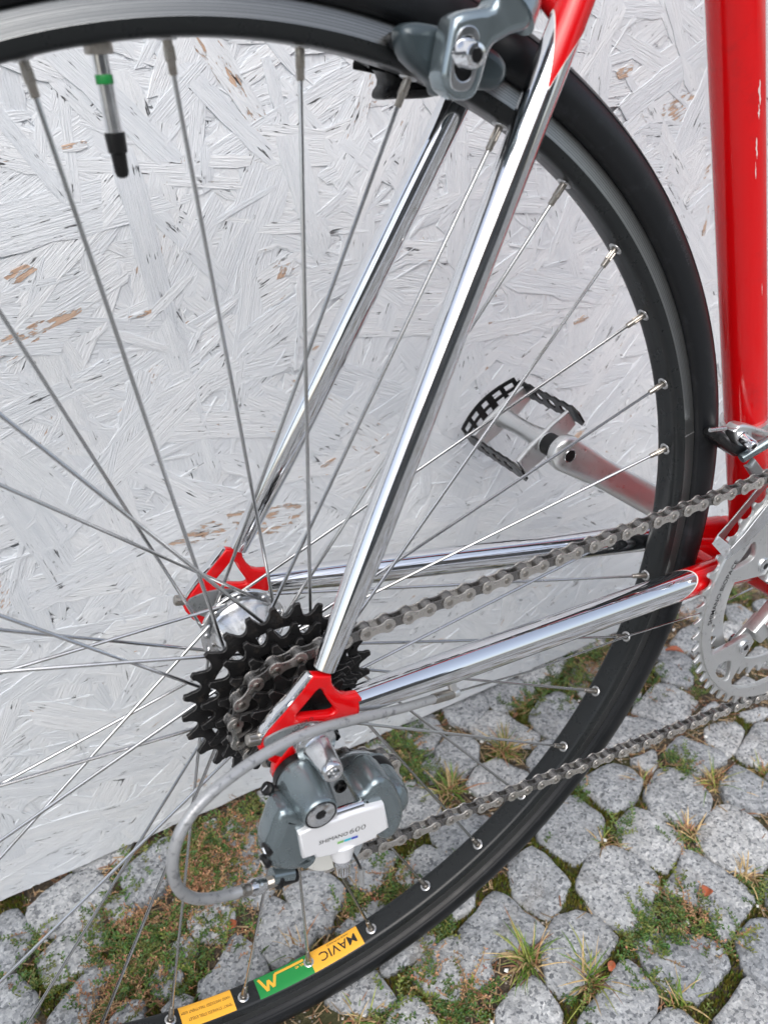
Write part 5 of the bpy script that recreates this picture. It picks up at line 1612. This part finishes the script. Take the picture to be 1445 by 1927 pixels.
for (gx, gy), n, L, st, lab in (
    ([(425,-9)][0], 95, 34, .68, 'large straw and green grass tuft below the lower chain run, under the chainring'),
    ([(161,-61)][0], 100, 40, .42, 'bushy green and straw grass tuft at the bottom, outside the tyre'),
    ([(194,-98)][0], 95, 38, .5, 'spreading grass tuft by the reddish leaf, right of the bushy one'),
    ([(273,132)][0], 110, 34, .62, 'dense reddish straw tuft inside the wheel, under the cable stop'),
    ([(198,116)][0], 85, 36, .45, 'upright green and straw tuft inside the wheel, right of the derailleur'),
    ([(240,-147)][0], 55, 30, .55, 'thin tuft at the foot of the large cobble with a dark round stain'),
    ([(292,-8)][0], 60, 22, .75, 'low withered tuft in the joint just outside the tyre'),
    ([(364,-38)][0], 60, 24, .8, 'low straw tuft where four cobbles meet, above the mossy fork'),
    ([(22,-34)][0], 60, 26, .35, 'green tuft at the bottom edge under the yellow rim sticker'),
    ([(478,-26)][0], 60, 26, .6, 'straw tuft cut by the right edge, beside the chainring side cobbles'),
    ([(2,37)][0], 55, 30, .35, 'pale grass blades lying inside the rim beside the green sticker'),
    ([(371,-95)][0], 50, 24, .85, 'dry straw tuft in the joint under the rounded cobble at the right edge'),
    ([(371,25)][0], 45, 24, .85, 'wispy dry tuft between two cobbles right of the rim'),
):
    tuft(gx, gy, n, L, st, lab)

# --- fallen leaves
def leaf(x, y, L, w, yaw, curl, z, label, mat=None):
    mb = MB(); n = 10; m_ = 6
    ca, sa = math.cos(yaw), math.sin(yaw)
    vs = []
    for i in range(n + 1):
        f = i / n; ww = w * math.sin(math.pi * min(1, f * .93 + .05)) ** .8
        for j in range(m_ + 1):
            g_ = j / m_ * 2 - 1
            u = (f - .5) * L; v = g_ * ww
            h = curl * g_ * g_ * ww + .12 * L * math.sin(f * 3) + .5 * mnoise.noise(Vector((u * .3, v * .3, x)))
            vs.append((x + u * ca - v * sa, y + u * sa + v * ca, z + h))
    mb.add(vs, [(i * (m_ + 1) + j, (i + 1) * (m_ + 1) + j, (i + 1) * (m_ + 1) + j + 1, i * (m_ + 1) + j + 1) for i in range(n) for j in range(m_)])
    o = mb.build('fallen_leaf', mat or M['leaf'])
    sd = o.modifiers.new('thickness', 'SOLIDIFY'); sd.thickness = .0004
    tag(o, label, 'leaf', 'fallen leaves on the cobbles')
for (lx, ly), L, w, yaw, curl, z, lab in (
    ([(531,147)][0], 21, 3.8, -.75, .9, 2.5, 'curled orange-brown leaf on a cobble between the tyre and the chainring'),
    ([(-41,87)][0], 9, 4.5, .3, .2, -1, 'small round orange leaf among weeds below the cable housing loop'),
    ([(212,-100)][0], 9, 3.0, .6, .4, 2, 'small dark red leaf tucked in a grass tuft at the bottom'),
    ([(325,-92)][0], 10, 4.5, .4, .8, 2.5, 'crumpled pale brown leaf on the long cobble right of the mossy fork'),
):
    leaf(lx, ly, L, w, yaw, curl, z, lab)
